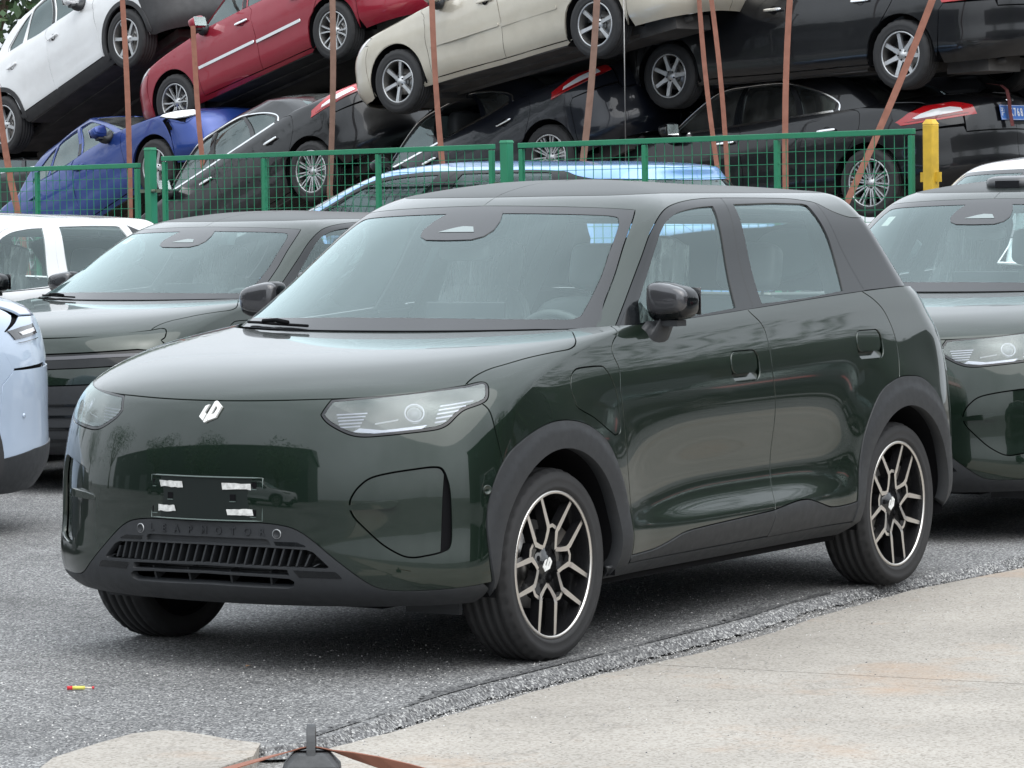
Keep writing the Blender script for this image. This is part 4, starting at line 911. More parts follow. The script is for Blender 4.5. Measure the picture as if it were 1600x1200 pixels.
# dark strip along the broken asphalt edge, its shadow line put into the colour
M_EDGE_SHADE = ground_mat('shaded_edge_asphalt', [(.035, .035, .036), (.062, .062, .064), (.085, .085, .087), (.12, .12, .12), (.21, .21, .205)], 140, .003, (.8, 1.25), .8)
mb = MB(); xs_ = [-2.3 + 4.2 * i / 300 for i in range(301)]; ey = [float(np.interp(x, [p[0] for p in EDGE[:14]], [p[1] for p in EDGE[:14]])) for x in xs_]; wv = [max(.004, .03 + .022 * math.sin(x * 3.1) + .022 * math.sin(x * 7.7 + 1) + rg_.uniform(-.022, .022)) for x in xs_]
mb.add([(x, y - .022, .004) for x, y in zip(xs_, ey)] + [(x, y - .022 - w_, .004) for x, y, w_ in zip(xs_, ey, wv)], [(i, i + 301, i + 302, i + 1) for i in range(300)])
tag(mb.build('painted_edge_shade', [M_EDGE_SHADE]), kind='structure')
# concrete apron cast in slabs with open joints
pave = empty('concrete_pavement'); tag(pave, kind='structure')
CE = [(-30, 1.02), (-6, 1.0), (-3.79, 1.0), (-2.79, .95), (-1.84, 1.02), (-1.18, 1.12), (-.55, 1.16), (-.22, 1.15), (.13, 1.14), (.66, 1.17), (1.18, 1.21), (1.6, 1.25), (1.82, 1.26), (2.08, 1.30), (2.3, 1.40), (2.6, 1.42), (6, 1.55), (30, 1.7)]
def edge_y(x):
    for i in range(len(CE) - 1):
        if CE[i][0] <= x <= CE[i + 1][0]: t = (x - CE[i][0]) / (CE[i + 1][0] - CE[i][0]); return CE[i][1] + t * (CE[i + 1][1] - CE[i][1])
    return 1.0
def slab(x0, x1, y1, sk0, sk1):
    xs_ = [x0 + (x1 - x0) * i / 40 for i in range(41)]; pts = [(x, edge_y(x) + rg_.uniform(-.006, .006)) for x in xs_] + [(x1 + sk1, y1), (x0 + sk0, y1)]
    mb = MB(); mb.ext(pts, lambda p: (p[0], p[1], -.028), lambda p: (p[0], p[1], -.12)); mb.build('concrete_slab', [M_CONC], pave)
cuts = [-30, -12.3, -8.3, -4.25, -.225, 3.75, 7.75, 30]
for i in range(len(cuts) - 1): slab(cuts[i] + .005, cuts[i + 1] - .005, 5.0, -.30 if -13 < cuts[i] < 9 else 0, -.30 if -13 < cuts[i + 1] < 9 else 0)
mb = MB(); mb.ext([(-60, 5.012), (60, 5.012), (60, 60), (-60, 60)], lambda p: (p[0], p[1], -.030), lambda p: (p[0], p[1], -.12)); tag(mb.build('asphalt_road', [M_ASPH]), kind='structure')
pts = [(3.3, .85), (2.9, .93), (2.57, .76), (2.3, .70), (2.10, .67), (2.0, .71), (1.98, .78), (2.02, .90), (2.05, 1.02), (2.07, 1.14), (2.20, 1.22), (2.29, 1.27), (2.6, 1.33), (3.3, 1.38)]
mb = MB(); mb.ext([(a + rg_.uniform(-.01, .01), b) for a, b in pts], lambda p: (p[0], p[1], .004), lambda p: (p[0], p[1], -.10)); mb.build('concrete_slab', [M_CONC], pave)
# loose chippings along the asphalt edge, and scattered ones
M_CHIP = mat('stone_chips', (.28, .28, .28), .85, var=.9, scale=30, dark=.35)
mb = MB(); rc = random.Random(5)
def chip(x, y, z, s):
    q = [(rc.uniform(.6, 1) * s * sx_, rc.uniform(.6, 1) * s * sy_, rc.uniform(.4, .9) * s * sz_) for sx_, sy_, sz_ in ((1, 0, 0), (-1, 0, 0), (0, 1, 0), (0, -1, 0), (0, 0, 1))]
    a = rc.uniform(0, 6.3); c, s_ = math.cos(a), math.sin(a)
    mb.add([(x + c * px_ - s_ * py_, y + s_ * px_ + c * py_, z + pz_) for px_, py_, pz_ in q], [(0, 2, 4), (2, 1, 4), (1, 3, 4), (3, 0, 4)], rc.choice((0, 0, 0, 1, 2)))
for i in range(9000):
    x = rc.uniform(-4.5, 2.1); y0 = np.interp(x, [p[0] for p in EDGE[:14]], [p[1] for p in EDGE[:14]]); y1 = edge_y(x); t = rc.random()
    chip(x, y0 + .02 + (y1 - y0 + .02) * t ** .8, -.034, rc.uniform(.002, .0055))
for i in range(700): x = rc.uniform(-3, 3); chip(x, edge_y(x) + rc.random() ** 2 * 1.2, -.028, rc.uniform(.0015, .005))
for i in range(5000): x = rc.uniform(-4, 2.5); y0 = np.interp(x, [p[0] for p in EDGE[:14]], [p[1] for p in EDGE[:14]]); chip(x, y0 - .02 - rc.random() ** 1.6 * 2.2, .0, rc.uniform(.002, .006))
tag(mb.build('loose_gravel', [M_CHIP, mat('pale_chips', (.56, .55, .53), .8), mat('dark_chips', (.07, .07, .074), .8)], fix=False), 'loose pale stone chippings along the broken asphalt edge', 'gravel', kind='stuff')

# ---------------------------------------------------------------- litter and the strap weight in the foreground
e = empty('firecracker_tube', (1.38, -.115, .009)); e.rotation_euler = (0, 0, R(122)); e.scale = (.82, .8, .8); tag(e, 'small red and yellow paper tube lying on the asphalt', 'litter')
for nm, x0, x1, c, r_ in (('red_end', -.052, -.030, (.55, .02, .03), .0085), ('yellow_body', -.030, .02, (.62, .58, .12), .008), ('pale_stick', .02, .05, (.75, .66, .50), .003), ('red_tip', .05, .058, (.6, .04, .06), .006)):
    mb = MB(); mb.tube([(x0, 0, 0), (x1, 0, 0)], r_, 12); mb.build(nm, [mat('litter_' + nm, c, .6, var=.3, scale=60)], e)
mb = MB(); mb.add([(0, 0, 0), (.02, .006, .004), (.045, .004, .002), (.03, -.008, .006), (.01, -.006, .001)], [(0, 1, 3, 4), (1, 2, 3)]); o = mb.build('dry_leaf', [mat('dry_leaf_brown', (.35, .2, .1), .8)], fix=False); o.location = (.62, .04, .003); tag(o, 'tiny dry brown leaf in front of the bumper', 'leaf')
M_WEIGHT = mat('worn_black_rubber', (.055, .058, .062), .55, var=.5, scale=40, dark=.5, bump=.2, bscale=300)
w = empty('strap_weight', (2.83, 1.87, -.028)); w.rotation_euler = (0, 0, R(-57)); tag(w, 'black block weight with a loop handle at the bottom edge', 'weight')
mb = MB(); o8 = lambda a, b, c: [(-a, -b + c), (-a + c, -b), (a - c, -b), (a, -b + c), (a, b - c), (a - c, b), (-a + c, b), (-a, b - c)]
rings = [(o8(.076, .055, .008), 0), (o8(.079, .057, .010), .10), (o8(.077, .055, .012), .128), (o8(.050, .040, .014), .160), (o8(.044, .034, .014), .163)]
V = [(x, y, z) for r_, z in rings for x, y in r_]; mb.add(V, [(8 * i + k, 8 * i + (k + 1) % 8, 8 * i + 8 + (k + 1) % 8, 8 * i + 8 + k) for i in range(4) for k in range(8)] + [tuple(range(32, 40)), tuple(range(8))[::-1]]); mb.build('block', [M_WEIGHT], w, bevel=.003)
mb = MB(); V = []; pth = [(0, .036 * math.cos(a), .14 + .09 * math.sin(a) ** .8) for a in np.linspace(0, math.pi, 14)]
for x, y, z in pth:
    d = Vector((0, y, z - .14)).normalized() * .007; V += [(-.012, y - d.y, z - d.z), (.012, y - d.y, z - d.z), (.012, y + d.y, z + d.z), (-.012, y + d.y, z + d.z)]
mb.add(V, [(4 * i + k, 4 * i + (k + 1) % 4, 4 * i + 4 + (k + 1) % 4, 4 * i + 4 + k) for i in range(13) for k in range(4)]); mb.build('loop_handle', [M_WEIGHT], w, bevel=.002)
M_STRAP = mat('faded_orange_webbing', (.27, .115, .078), .8, var=.5, scale=14, dark=.6, bump=.3, bscale=500)
M_STRAPB = mat('brown_webbing', (.20, .12, .09), .85, var=.5, scale=12, dark=.6, bump=.3, bscale=500)
def ribbon(name, pts, wid, wdir, mats, parent=None, th=.003, twist=None):
    mb = MB(); V = []; n = len(pts); wd_ = Vector(wdir).normalized()
    for i, p in enumerate(pts):
        p = Vector(p); t = (Vector(pts[min(i + 1, n - 1)]) - Vector(pts[max(i - 1, 0)])).normalized(); w2 = wd_ - t * wd_.dot(t); w2.normalize()
        if twist: w2 = Matrix.Rotation(twist[i], 3, t) @ w2
        nn = t.cross(w2) * th / 2; w2 = w2 * wid / 2; V += [p - w2 - nn, p + w2 - nn, p + w2 + nn, p - w2 + nn]
    mb.add(V, [(4 * i + k, 4 * i + (k + 1) % 4, 4 * i + 4 + (k + 1) % 4, 4 * i + 4 + k) for i in range(n - 1) for k in range(4)] + [(3, 2, 1, 0), (4 * n - 4, 4 * n - 3, 4 * n - 2, 4 * n - 1)])
    return mb.build(name, mats, parent)
dr = Vector((-.533, .845, 0))     # strap through the handle, slack to both sides
base = Vector((2.83, 1.87, 0)); pts = [(base + dr * s + Vector((.845, .533, 0)) * (.10 * abs(s)) + Vector((0, 0, .148 - .30 * abs(s) ** 1.15 + .0))) for s in (-.42, -.34, -.26, -.18, -.11, -.06, -.03, 0, .03, .06, .11, .18, .26, .34, .42)]
pts = [Vector((p.x, p.y, max(p.z, -.022))) for p in pts]
o = ribbon('slack_strap', pts, .046, (.845, .533, .25), [M_STRAP], th=.003, twist=[.5, .5, .4, .3, .2, .1, 0, 0, 0, 0, -.3, -.6, -.8, -.9, -.9]); tag(o, 'slack orange webbing strap threaded through the weight handle', 'strap')
# ---------------------------------------------------------------- older saloons for the scrap pile
def saloon_levels(fo, wb, ro, hw, zs=1., hood=0., deck=0., roof=0., cowl=0., tail=0.):
    Z = lambda z: z if z < .32 else .32 + (z - .32) * zs
    r = -(wb + ro)
    low_ = [
     (0.00, fo - .09, .20, .36, hw - .07, .20, .21, -(wb + .36), r + .09, .26, 2.2, 2.3, 2.2, 2.4, 0),
     (0.12, fo - .01, .31, .36, hw - .015, .31, .32, -(wb + .36), r + .01, .38, 2.2, 2.3, 2.2, 2.4, 0),
     (0.29, fo, Z(.47), .35, hw, Z(.48), Z(.50), -(wb + .36), r, Z(.55), 2.2, 2.3, 2.2, 2.4, 0),
     (0.44, fo - .025, Z(.61), .33, hw + .004, Z(.63), Z(.67), -(wb + .36), r, Z(.70), 2.2, 2.25, 2.2, 2.4, 0),
     (0.56, fo - .09, Z(.71 + hood), .28, hw - .004, Z(.74 + hood * .5), Z(.80), -(wb + .34), r + .015, Z(.86), 2.2, 2.2, 2.2, 2.4, 0),
     (0.66, fo - .22, Z(.79 + hood), .18, hw - .018, Z(.82 + hood * .5), Z(.88), -(wb + .30), r + .05, Z(.97 + deck), 2.2, 2.2, 2.2, 2.4, 0),
     (0.74, .40, Z(.86 + hood), -.05, hw - .03, Z(.88 + hood * .4), Z(.94), -(wb + .22), r + .14, Z(1.03 + deck), 2.2, 2.2, 2.2, 2.4, 0),
     (0.82, .0 + cowl, Z(.93 + hood), -.35 + cowl, hw - .045, Z(.93 + hood * .3), Z(.985), -(wb + .08), r + .40, Z(1.06 + deck), 2.2, 2.2, 2.2, 2.4, 0),
     (0.88, -.34 + cowl, Z(.985 + hood), -.62 + cowl, hw - .06, Z(.97 + hood * .2), Z(1.01), -(wb - .08), -(wb + .24) - tail, Z(1.085 + deck), 2.2, 2.2, 2.2, 2.4, 0)]
    top_ = [
     (0.00, -.32 + cowl, Z(.98 + hood), -.64 + cowl, hw - .07, Z(.965 + hood * .2), Z(1.005), -(wb - .08), -(wb + .23) - tail, Z(1.08 + deck), 2.3, 2.5, 2.3, 2.6, 0),
     (0.20, -.73 + cowl, Z(1.20), -.88 + cowl, hw - .155, Z(1.18), Z(1.20), -(wb - .25), -(wb - .08) - tail * .8, Z(1.25), 2.3, 2.6, 2.3, 2.6, .0),
     (0.38, -1.08 + cowl, Z(1.385 + roof), -1.16 + cowl, hw - .245, Z(1.365 + roof), Z(1.345 + roof), -(wb - .52), -(wb - .42) - tail * .5, Z(1.375 + roof), 2.3, 2.8, 2.3, 2.8, .012),
     (0.46, -1.20 + cowl, Z(1.428 + roof), -1.26 + cowl, hw - .33, Z(1.425 + roof), Z(1.40 + roof), -(wb - .62), -(wb - .55) - tail * .4, Z(1.405 + roof), 2.3, 2.8, 2.3, 2.8, .015),
     (0.58, -1.33 + cowl, Z(1.45 + roof), -1.38 + cowl, hw - .48, Z(1.452 + roof), Z(1.43 + roof), -(wb - .74), -(wb - .68) - tail * .3, Z(1.43 + roof), 2.3, 2.8, 2.3, 2.8, .01),
     (0.90, -1.50 + cowl, Z(1.468 + roof), -1.56 + cowl, .001, Z(1.472 + roof), Z(1.45 + roof), -(wb - .95), -(wb - .9), Z(1.45 + roof), 2.3, 2.6, 2.3, 2.6, 0)]
    return low_, top_
def dent_fn(seed, amp, spots=()):
    r = random.Random(seed); W = [(r.uniform(2, 7), r.uniform(2, 7), r.uniform(2, 9), r.uniform(0, 6.3)) for _ in range(6)]
    def f(V, N):
        d = np.zeros(len(V))
        for a, b, c, p in W: d += np.sin(V[:, 0] * a + V[:, 2] * b + p) * np.sin(V[:, 1] * c + V[:, 0] * 1.7 + p * 2)
        d *= amp / 3
        for (x, y, z, rad, dep) in spots: q = ((V - [x, y, z]) ** 2).sum(1) / rad ** 2; d -= dep * np.exp(-q) * (1 + .5 * np.sin(V[:, 0] * 31 + V[:, 2] * 23))
        h = N + 0; n = N.copy()
        V2 = V + h * d[:, None]; return V2, n
    return f
def build_saloon(name, pm, wheel, spec):
    sp = dict(fo=.90, wb=2.65, ro=1.02, hw=.885, zs=1., hood=0, deck=0, roof=0, cowl=0, tail=0, glass=M_DGLASS, chrome=False, moulding=None, frame=None, dent=.006, spots=(), seed=1, handle=None, lamp=None, clad=False)
    sp.update(spec); S_ = sp; wb = S_['wb']
    ll, tt = saloon_levels(*[S_[k] for k in ('fo', 'wb', 'ro', 'hw', 'zs', 'hood', 'deck', 'roof', 'cowl', 'tail')])
    lo_ = Shell(ll); to_ = Shell(tt); U = lo_.U; car = empty(name); warp = dent_fn(S_['seed'], S_['dent'], S_['spots'])
    Rt = wheel_proto(wheel)[1]; ra = Rt + .05; zc = Rt; vb1 = lo_.v1 - .001
    Z = lambda z: z if z < .32 else .32 + (z - .32) * S_['zs']
    iv = lambda pts, lim=None, sh=lo_: sh.inv(pts, 'xz', lim)
    K = dict(du=.045, dv=.035, step=.04, warp=warp)
    body2 = mat('dark_wreck_plastic', (.03, .03, .032), .6, var=.4, scale=14) if S_['clad'] else pm
    arc = lambda cx: iv(circle_seg(cx, zc, ra, math.asin((.235 - zc) / ra), math.pi - math.asin((.235 - zc) / ra), 30), (.5, U - .2))
    wf, wr = arc(0), arc(-wb)          # each runs from the front foot to the rear foot
    zt = Z(.955)
    A = catmull(iv([(-.50, Z(.965)), (-.46, Z(.85)), (-.455, .6), (-.47, .25)]), 5); B = catmull(iv([(-1.40, Z(.985)), (-1.44, Z(.9)), (-1.455, .6), (-1.43, .25)]), 5)
    ca = math.radians(128); foot = (-wb + ra * math.cos(math.radians(25)) + .015, .25)
    Cc = catmull(iv([(-(wb - .12), Z(.995)), (-(wb - .06), Z(.92)), (-(wb - .08), Z(.80)), (-(wb - .20), zc + ra * .86), (-(wb - .33), zc + ra * .50), (-(wb - ra - .02), .25)]), 5)
    A[0, 1] = B[0, 1] = Cc[0, 1] = vb1
    uF = float(iv([(.40, .45)], (.5, 1.6))[0, 0]); kF = [tuple(p) for p in wf]
    tope = lambda p, q, n=8: np.array([(p[0] + (q[0] - p[0]) * i / n, vb1) for i in range(1, n)])
    HLp = np.array([(.58, .50), (.56, .545), (.60, .585), (.80, .632), (.98, .655), (1.06, .640), (1.02, .575), (.90, .515), (.75, .495)])
    hood_side = catmull(np.array([(.90, .648), (.97, .72), (1.02, .79), (1.03, .83), (.93, .868)]), 5)
    panel('hood', lo_, mirrored(join(np.array([(0, .575), (.3, .577), (.58, .590), (.80, .637)]), hood_side, np.array([(.5, .874), (0, .876)]))), pm, car, **K)
    panel('front_bumper', lo_, mirrored(join(np.array([(0, .57), (.3, .572), (.565, .585), (.56, .545), (.58, .50), (.75, .492), (.90, .512), (1.02, .57), (uF, .56), (uF, .30)]), np.array([kF[0]]), np.array([(uF - .05, .01), (.5, .0), (0, .0)]))), body2, car, **K)
    fend = join(np.array([(uF, .29), (uF, .56), (1.03, .575), (1.07, .643), (.98, .660)]), hood_side[2:], np.array([(.98, vb1)]), A, wf[::-1])
    panel('front_fender', lo_, fend, pm, car, both=True, **K)
    panel('headlight', lo_, HLp, M_LWHITE if not S_['lamp'] else S_['lamp'], car, both=True, off=.002, thick=.02, du=.05, dv=.04)
    sillz = .335 if S_['clad'] else .255
    cutlow = lambda L: np.array([p for p in L])
    panel('front_door', lo_, join(A, iv([(-.48, sillz), (-1.43, sillz)]), B[::-1], tope(B[0], A[0])), pm, car, both=True, **K)
    panel('rear_door', lo_, join(B, iv([(-1.43, sillz), (-(wb - ra - .03), sillz)]), Cc[::-1], tope(Cc[0], B[0])), pm, car, both=True, **K)
    uR = float(iv([(-(wb + .44), .5)], (3, U))[0, 0])
    quarter = join(Cc[:-1], wr[2:], np.array([(uR - .03, .14), (uR, .45), (U - .98, .50), (U - .96, .68), (U - .80, .75), (U - .72, .82), (U - .75, vb1)]), tope((U - .75, 0), Cc[0], 10))
    panel('quarter_panel', lo_, quarter, pm, car, both=True, **K)
    panel('trunk_lid', lo_, np.array([(U - .48, .50), (U - .48, .69), (U - .72, .74), (U - .68, .80), (U - .68, .872), (U, .874), (U, .45), (U - .48, .45)]), pm, car, both=True, **K)
    panel('rear_bumper', lo_, np.array([(uR - .03, .13), (uR, .45), (U - .98, .50), (U - .5, .49), (U - .48, .445), (U, .445), (U, .0), (uR, .0)]), pm, car, both=True, **K)
    tl = [(U - .99, .505), (U - 1.03, .60), (U - .96, .675), (U - .76, .735), (U - .50, .688), (U - .49, .51)]
    tlo = np.array(S_.get('tail_shape', tl)) if 'tail_shape' not in S_ else np.array([(U - a, b) for a, b in S_['tail_shape']])
    if 'tail_shape' in S_: panel('tail_surround', lo_, np.array(tl), pm, car, both=True, gap=.001, du=.05, dv=.04)
    for fl in (False, True):
        e = empty('tail_lamp', (0, 0, 0), car)
        link('red_lens', panel_mesh('red_lens', panel_data(lo_, tlo, off=.006, thick=.03, du=.04, dv=.03), fl), M_RED, e)
        c = tlo.mean(0); inner = c + (tlo - c) * [.62, .42] + [.02, -.005]
        link('clear_lens', panel_mesh('clear_lens', panel_data(lo_, inner, off=.010, thick=.004, du=.04, dv=.03), fl), M_LWHITE, e)
        inner2 = c + (tlo - c) * [.80, .16] - [0, .05]; link('lower_lens', panel_mesh('lower_lens', panel_data(lo_, inner2, off=.0095, thick=.003, du=.04, dv=.03), fl), M_REDD, e)
    panel('sill', lo_, join(iv([(-.33, sillz - .004), (-1.2, sillz - .004), (-(wb - .32), sillz - .004)]), np.array([(4.0 - .55, .0), (2.5, .0), (1.7, .0)])), body2, car, both=True, off=.002, **K)
    if S_['clad']:
        for cx in (0, -wb):
            o1 = circle_seg(cx, zc, ra + .05, math.asin((.26 - zc) / (ra + .05)), math.pi - math.asin((.26 - zc) / (ra + .05)), 30); i1 = circle_seg(cx, zc, ra - .004, math.asin((.26 - zc) / ra), math.pi - math.asin((.26 - zc) / ra), 30)
            panel('arch_trim', lo_, iv(o1 + i1[::-1], (.5, U - .2)), body2, car, both=True, off=.008, gap=0, thick=.03, du=.05, dv=.04)
    sh = join(np.array([(0, .02), (1.0, .02)]), wf, np.array([(2.4, .02)]), wr, np.array([(4.45, .02), (U, .02), (U, .865), (0, .865)]))
    panel('body_shell', lo_, sh, M_DARK, car, both=True, off=-.03, gap=0, thick=0, rim=False, du=.08, dv=.06, step=.05, warp=warp)
    # greenhouse
    ub = 4.15; hdr = [(0, .408), (.40, .404), (.80, .385)]; wse = [(.80, .385), (.82, .25), (.85, .10), (.87, .004)]
    rse = [(U - .72, .004), (U - .70, .12), (U - .70, .26), (U - .62, .36), (U, .372)]
    fwin = join(catmull(np.array([(1.05, .015), (1.06, .10), (1.08, .20), (1.11, .28), (1.20, .335), (1.40, .355), (1.75, .362)]), 4), np.array([(1.80, .345), (1.97, .18), (2.12, .015), (1.6, .010)]))
    rwin = join(np.array([(1.93, .363), (2.4, .366), (2.9, .352), (3.05, .33), (3.10, .20), (3.16, .02), (2.7, .010), (2.26, .012), (2.10, .18)]))
    qwin = np.array([(3.16, .322), (3.40, .285), (3.62, .20), (3.80, .08), (3.78, .03), (3.60, .02), (3.26, .02), (3.20, .18)])
    frame = join(np.array(hdr), np.array(wse)[1:], np.array([(1.0, .0005), (2.2, .0005), (3.9, .0005)]), np.array(rse), np.array([(U, .90), (0, .90)]))
    fm = S_['frame'] or pm
    panel('cabin_frame', to_, frame, fm, car, both=True, holes=[fwin, rwin, qwin], gap=.001, thick=.02, du=.06, dv=.05, step=.045, warp=warp)
    for nm, w_ in (('front_window', fwin), ('rear_window', rwin), ('quarter_window', qwin)): panel(nm, to_, w_, S_['glass'], car, both=True, off=-.012, gap=-.002, thick=0, rim=False, du=.1, dv=.1)
    panel('windshield', to_, mirrored(join(np.array(wse)[::-1] * 1 if False else np.array([(0, .004), (.5, .004)]), np.array(wse)[::-1], np.array(hdr)[::-1][1:])), S_['glass'], car, gap=.002, off=-.004, thick=0, rim=False, du=.07, dv=.05)
    panel('rear_screen', to_, join(np.array(rse), np.array([(U, .004)])), S_['glass'], car, both=True, gap=.001, off=-.004, thick=0, rim=False, du=.07, dv=.05)
    panel('pillar_trim', to_, np.array([(1.80, .358), (1.92, .358), (2.09, .18), (2.24, .014), (2.14, .014), (1.99, .18)]), M_GLOSS, car, both=True, off=.004, gap=.001, thick=.004)
    if S_['chrome']:
        def strip_line(pts, w_, sh=to_, off=.006):
            c = catmull(np.array(pts, float), 6); t = np.gradient(c, axis=0); nrm = np.stack([-t[:, 1], t[:, 0] * 1.0], 1); nrm /= np.linalg.norm(nrm, axis=1, keepdims=True)
            return np.concatenate([c + nrm * w_, (c - nrm * w_)[::-1]])
        panel('belt_chrome', to_, np.array([(1.0, .0005), (2.2, .0005), (3.75, .0005), (3.75, .020), (2.2, .019), (1.0, .019)]), M_CHROME, car, both=True, off=.010, gap=0, thick=.006)
        panel('window_chrome', to_, strip_line([(1.03, .01), (1.04, .12), (1.06, .24), (1.12, .325), (1.35, .372), (1.8, .380), (2.4, .383), (2.95, .368), (3.30, .318), (3.62, .225), (3.86, .09), (3.84, .01)], .010), M_CHROME, car, both=True, off=.010, gap=0, thick=.008, du=.1, dv=.1)
    if S_['moulding']:
        for x0, x1 in ((-.50, -1.42), (-1.46, -(wb - ra - .06))): panel('side_moulding', lo_, iv([(x0, .545), (x1, .56), (x1, .592), (x0, .577)]), S_['moulding'], car, both=True, off=.010, gap=0, thick=.012)
    for s in (1, -1):
        for x in (-1.28, -(wb - .42)):
            e = empty('door_handle', (0, 0, 0), car); p, n = on(lo_, *iv([(x, Z(.835))])[0]); p = p * [1, s, 1]; n = n * [1, s, 1]
            mb = MB(); pillow(mb, (0, 0, .022), (.21, .028, .018), .5); mb.tube([(-.08, 0, 0), (-.08, 0, .022)], .01); mb.tube([(.08, 0, 0), (.08, 0, .022)], .01)
            o = mb.build('grip', [S_['handle'] or M_CHROME], e); o.matrix_local = frame_matrix(p, n)
            mb = MB(); mb.lathe([(.04, .001), (.028, -.004), (0, -.006)], 16, 'z'); o = mb.build('grip_cup', [M_DARK], e); o.matrix_local = frame_matrix(p + n * .003, n)
        side_mirror(car, s, c=(-.70 + S_['cowl'], S_['hw'] + .08, Z(1.02)), arm_from=(-.66 + S_['cowl'], S_['hw'] - .05, Z(.97)), shellm=pm)
    for cx in (0, -wb):
        for s in (1, -1):
            mb = MB(); V = []; Fs = []; n_ = 20
            for i in range(n_ + 1):
                a = R(-14) + (math.pi + R(28)) * i / n_
                for y, q in ((S_['hw'] - .02, ra - .002), (.56, ra), (.50, .05)): V.append((cx + q * math.cos(a), s * y, zc + q * math.sin(a)))
            for i in range(n_):
                for j in range(2): Fs.append((3 * i + j, 3 * i + j + 1, 3 * i + j + 4, 3 * i + j + 3))
            mb.add(V, Fs, 0, True); mb.build('wheel_liner', [M_DARK], car)
    M_UND = mat('grimy_underbody', (.045, .042, .04), .8, var=.8, scale=5, dark=2.2)
    mb = MB(); mb.box((-wb / 2, 0, .235), (wb + .9, 1.0, .10)); mb.box((-wb / 2, 0, .24), (wb - .85, 2 * S_['hw'] - .16, .08)); mb.tube([(.2, .15, .19), (-.9, .2, .18), (-wb + .4, .2, .18), (-wb - .2, .35, .2), (-wb - .8, .4, .22)], .03); mb.box((-wb - .5, .3, .2), (.45, .5, .14)); mb.box((.1, 0, .18), (.5, .8, .1)); mb.tube([(-wb, -.7, .25), (-wb, .7, .25)], .04); mb.build('underbody', [M_UND], car)
    mb = MB(); mb.box((-1.5, 0, .62), (2.3, 1.45, .5)); pillow(mb, (-1.35, .36, .98), (.16, .44, .7), .4, Matrix.Rotation(R(-15), 3, 'Y')); pillow(mb, (-1.35, -.36, .98), (.16, .44, .7), .4, Matrix.Rotation(R(-15), 3, 'Y')); pillow(mb, (-wb + .35, 0, .95), (.2, 1.25, .5), .3); mb.build('cabin_interior', [M_TRIM], car)
    add_wheels(car, wheel, wb, S_['hw'] - .098, z=zc)
    return car, lo_, to_
def pose(car, az, pitch, hub_w, hub_l, roll=0.):
    """turn to heading az, nose up by pitch, with the hub at local hub_l brought to world hub_w"""
    M = Matrix.Rotation(R(az), 4, 'Z') @ Matrix.Rotation(R(-pitch), 4, 'Y') @ Matrix.Rotation(R(roll), 4, 'X')
    p = M @ Vector(hub_l); M.translation = Vector(hub_w) - p; car.matrix_world = M
# ---------------------------------------------------------------- the yard beyond: raised ground and the bank the wrecks lie on
M_EARTH = ground_mat('packed_earth', [(.09, .08, .07), (.14, .125, .11), (.19, .17, .15), (.25, .23, .21)], 40, .01, (.7, 1.2))
mb = MB(); mb.ext([(-17.5, 3.0), (-16.4, -3.3), (-12.97, -4.0), (-14.6, -17.5), (-70, -60), (-70, 30)], lambda p: (p[0], p[1], .27), lambda p: (p[0], p[1], -.2)); tag(mb.build('raised_yard', [M_EARTH]), kind='structure')
mb = MB()
for x0, x1, y0, y1, z in ((-25, -18.2, -8.4, -3.5, 1.02), (-25, -18.5, -12.2, -8.4, .82), (-26, -19.2, -16, -12.2, .62), (-27, -20.2, -25, -16, .60)):
    mb.box(((x0 + x1) / 2, (y0 + y1) / 2, (z + .2) / 2), (x1 - x0, y1 - y0, z - .2))
tag(mb.build('earth_bank', [M_EARTH]), kind='structure')
mb = MB(); mb.box((-12.1, -2.0, .07), (5.4, 2.4, .26)); tag(mb.build('gate_ramp', [M_CONC]), kind='structure')

# ---------------------------------------------------------------- neighbours on the lot: the same SUV in other colours
def recolour(paint_m, roof=None):
    d = {M_GREEN: paint_m}
    if roof: d[_mats['roof_dark_gloss']] = roof
    return d
s2 = copy_tree(suv); s2.location = (-5.08, -.13, 0); s2.rotation_euler = (0, 0, .036); tag(s2, 'dark green SUV parked close behind the foreground one, roof sensor showing', 'car', 'SUVs parked on the lot')
mb = MB(); pillow(mb, (-1.33, 0, 1.675), (.34, .30, .085), .55); mb.box((-1.172, 0, 1.672), (.03, .13, .036), mi=1); mb.build('roof_sensor', [mat('sensor_pod', (.05, .052, .055), .3, coat=.6), M_FRIT], s2)
suv['group'] = 'SUVs parked on the lot'
s4 = copy_tree(suv, mats=recolour(M_WHITEP)); s4.location = (-5.6, -8.05, 0); s4.scale = (1, 1, .945); tag(s4, 'white SUV with white door pillars at the far left', 'car', 'SUVs parked on the lot')
for o in s4.children:
    if o.name.split('.')[0] in ('front_window_frame', 'rear_window_frame'):
        for sl in o.material_slots: sl.link = 'OBJECT'; sl.material = M_WHITEP
    if o.name.split('.')[0] == 'roof_panel':
        for sl in o.material_slots: sl.link = 'OBJECT'; sl.material = M_WHITEP
M_ROOFB = M_BLUEP2 = paint('sky_blue_paint', (.20, .40, .72), metal=.1, rough=.35, dust=.08)
s5 = copy_tree(suv, mats=recolour(M_BLUEP2, M_ROOFB)); s5.location = (-14.55, -10.85, .27); s5.rotation_euler = (0, 0, R(263)); s5.scale = (1.5, .98, 1.0); tag(s5, 'sky blue people carrier right behind the green fence, mostly its roof showing', 'car')
s6 = copy_tree(suv, mats=recolour(M_WHITEP, M_WHITEP)); s6.location = (-10.55, -2.25, .2); s6.rotation_euler = (0, 0, R(2)); tag(s6, 'white car behind the right-hand green SUV, only its roof showing', 'car')
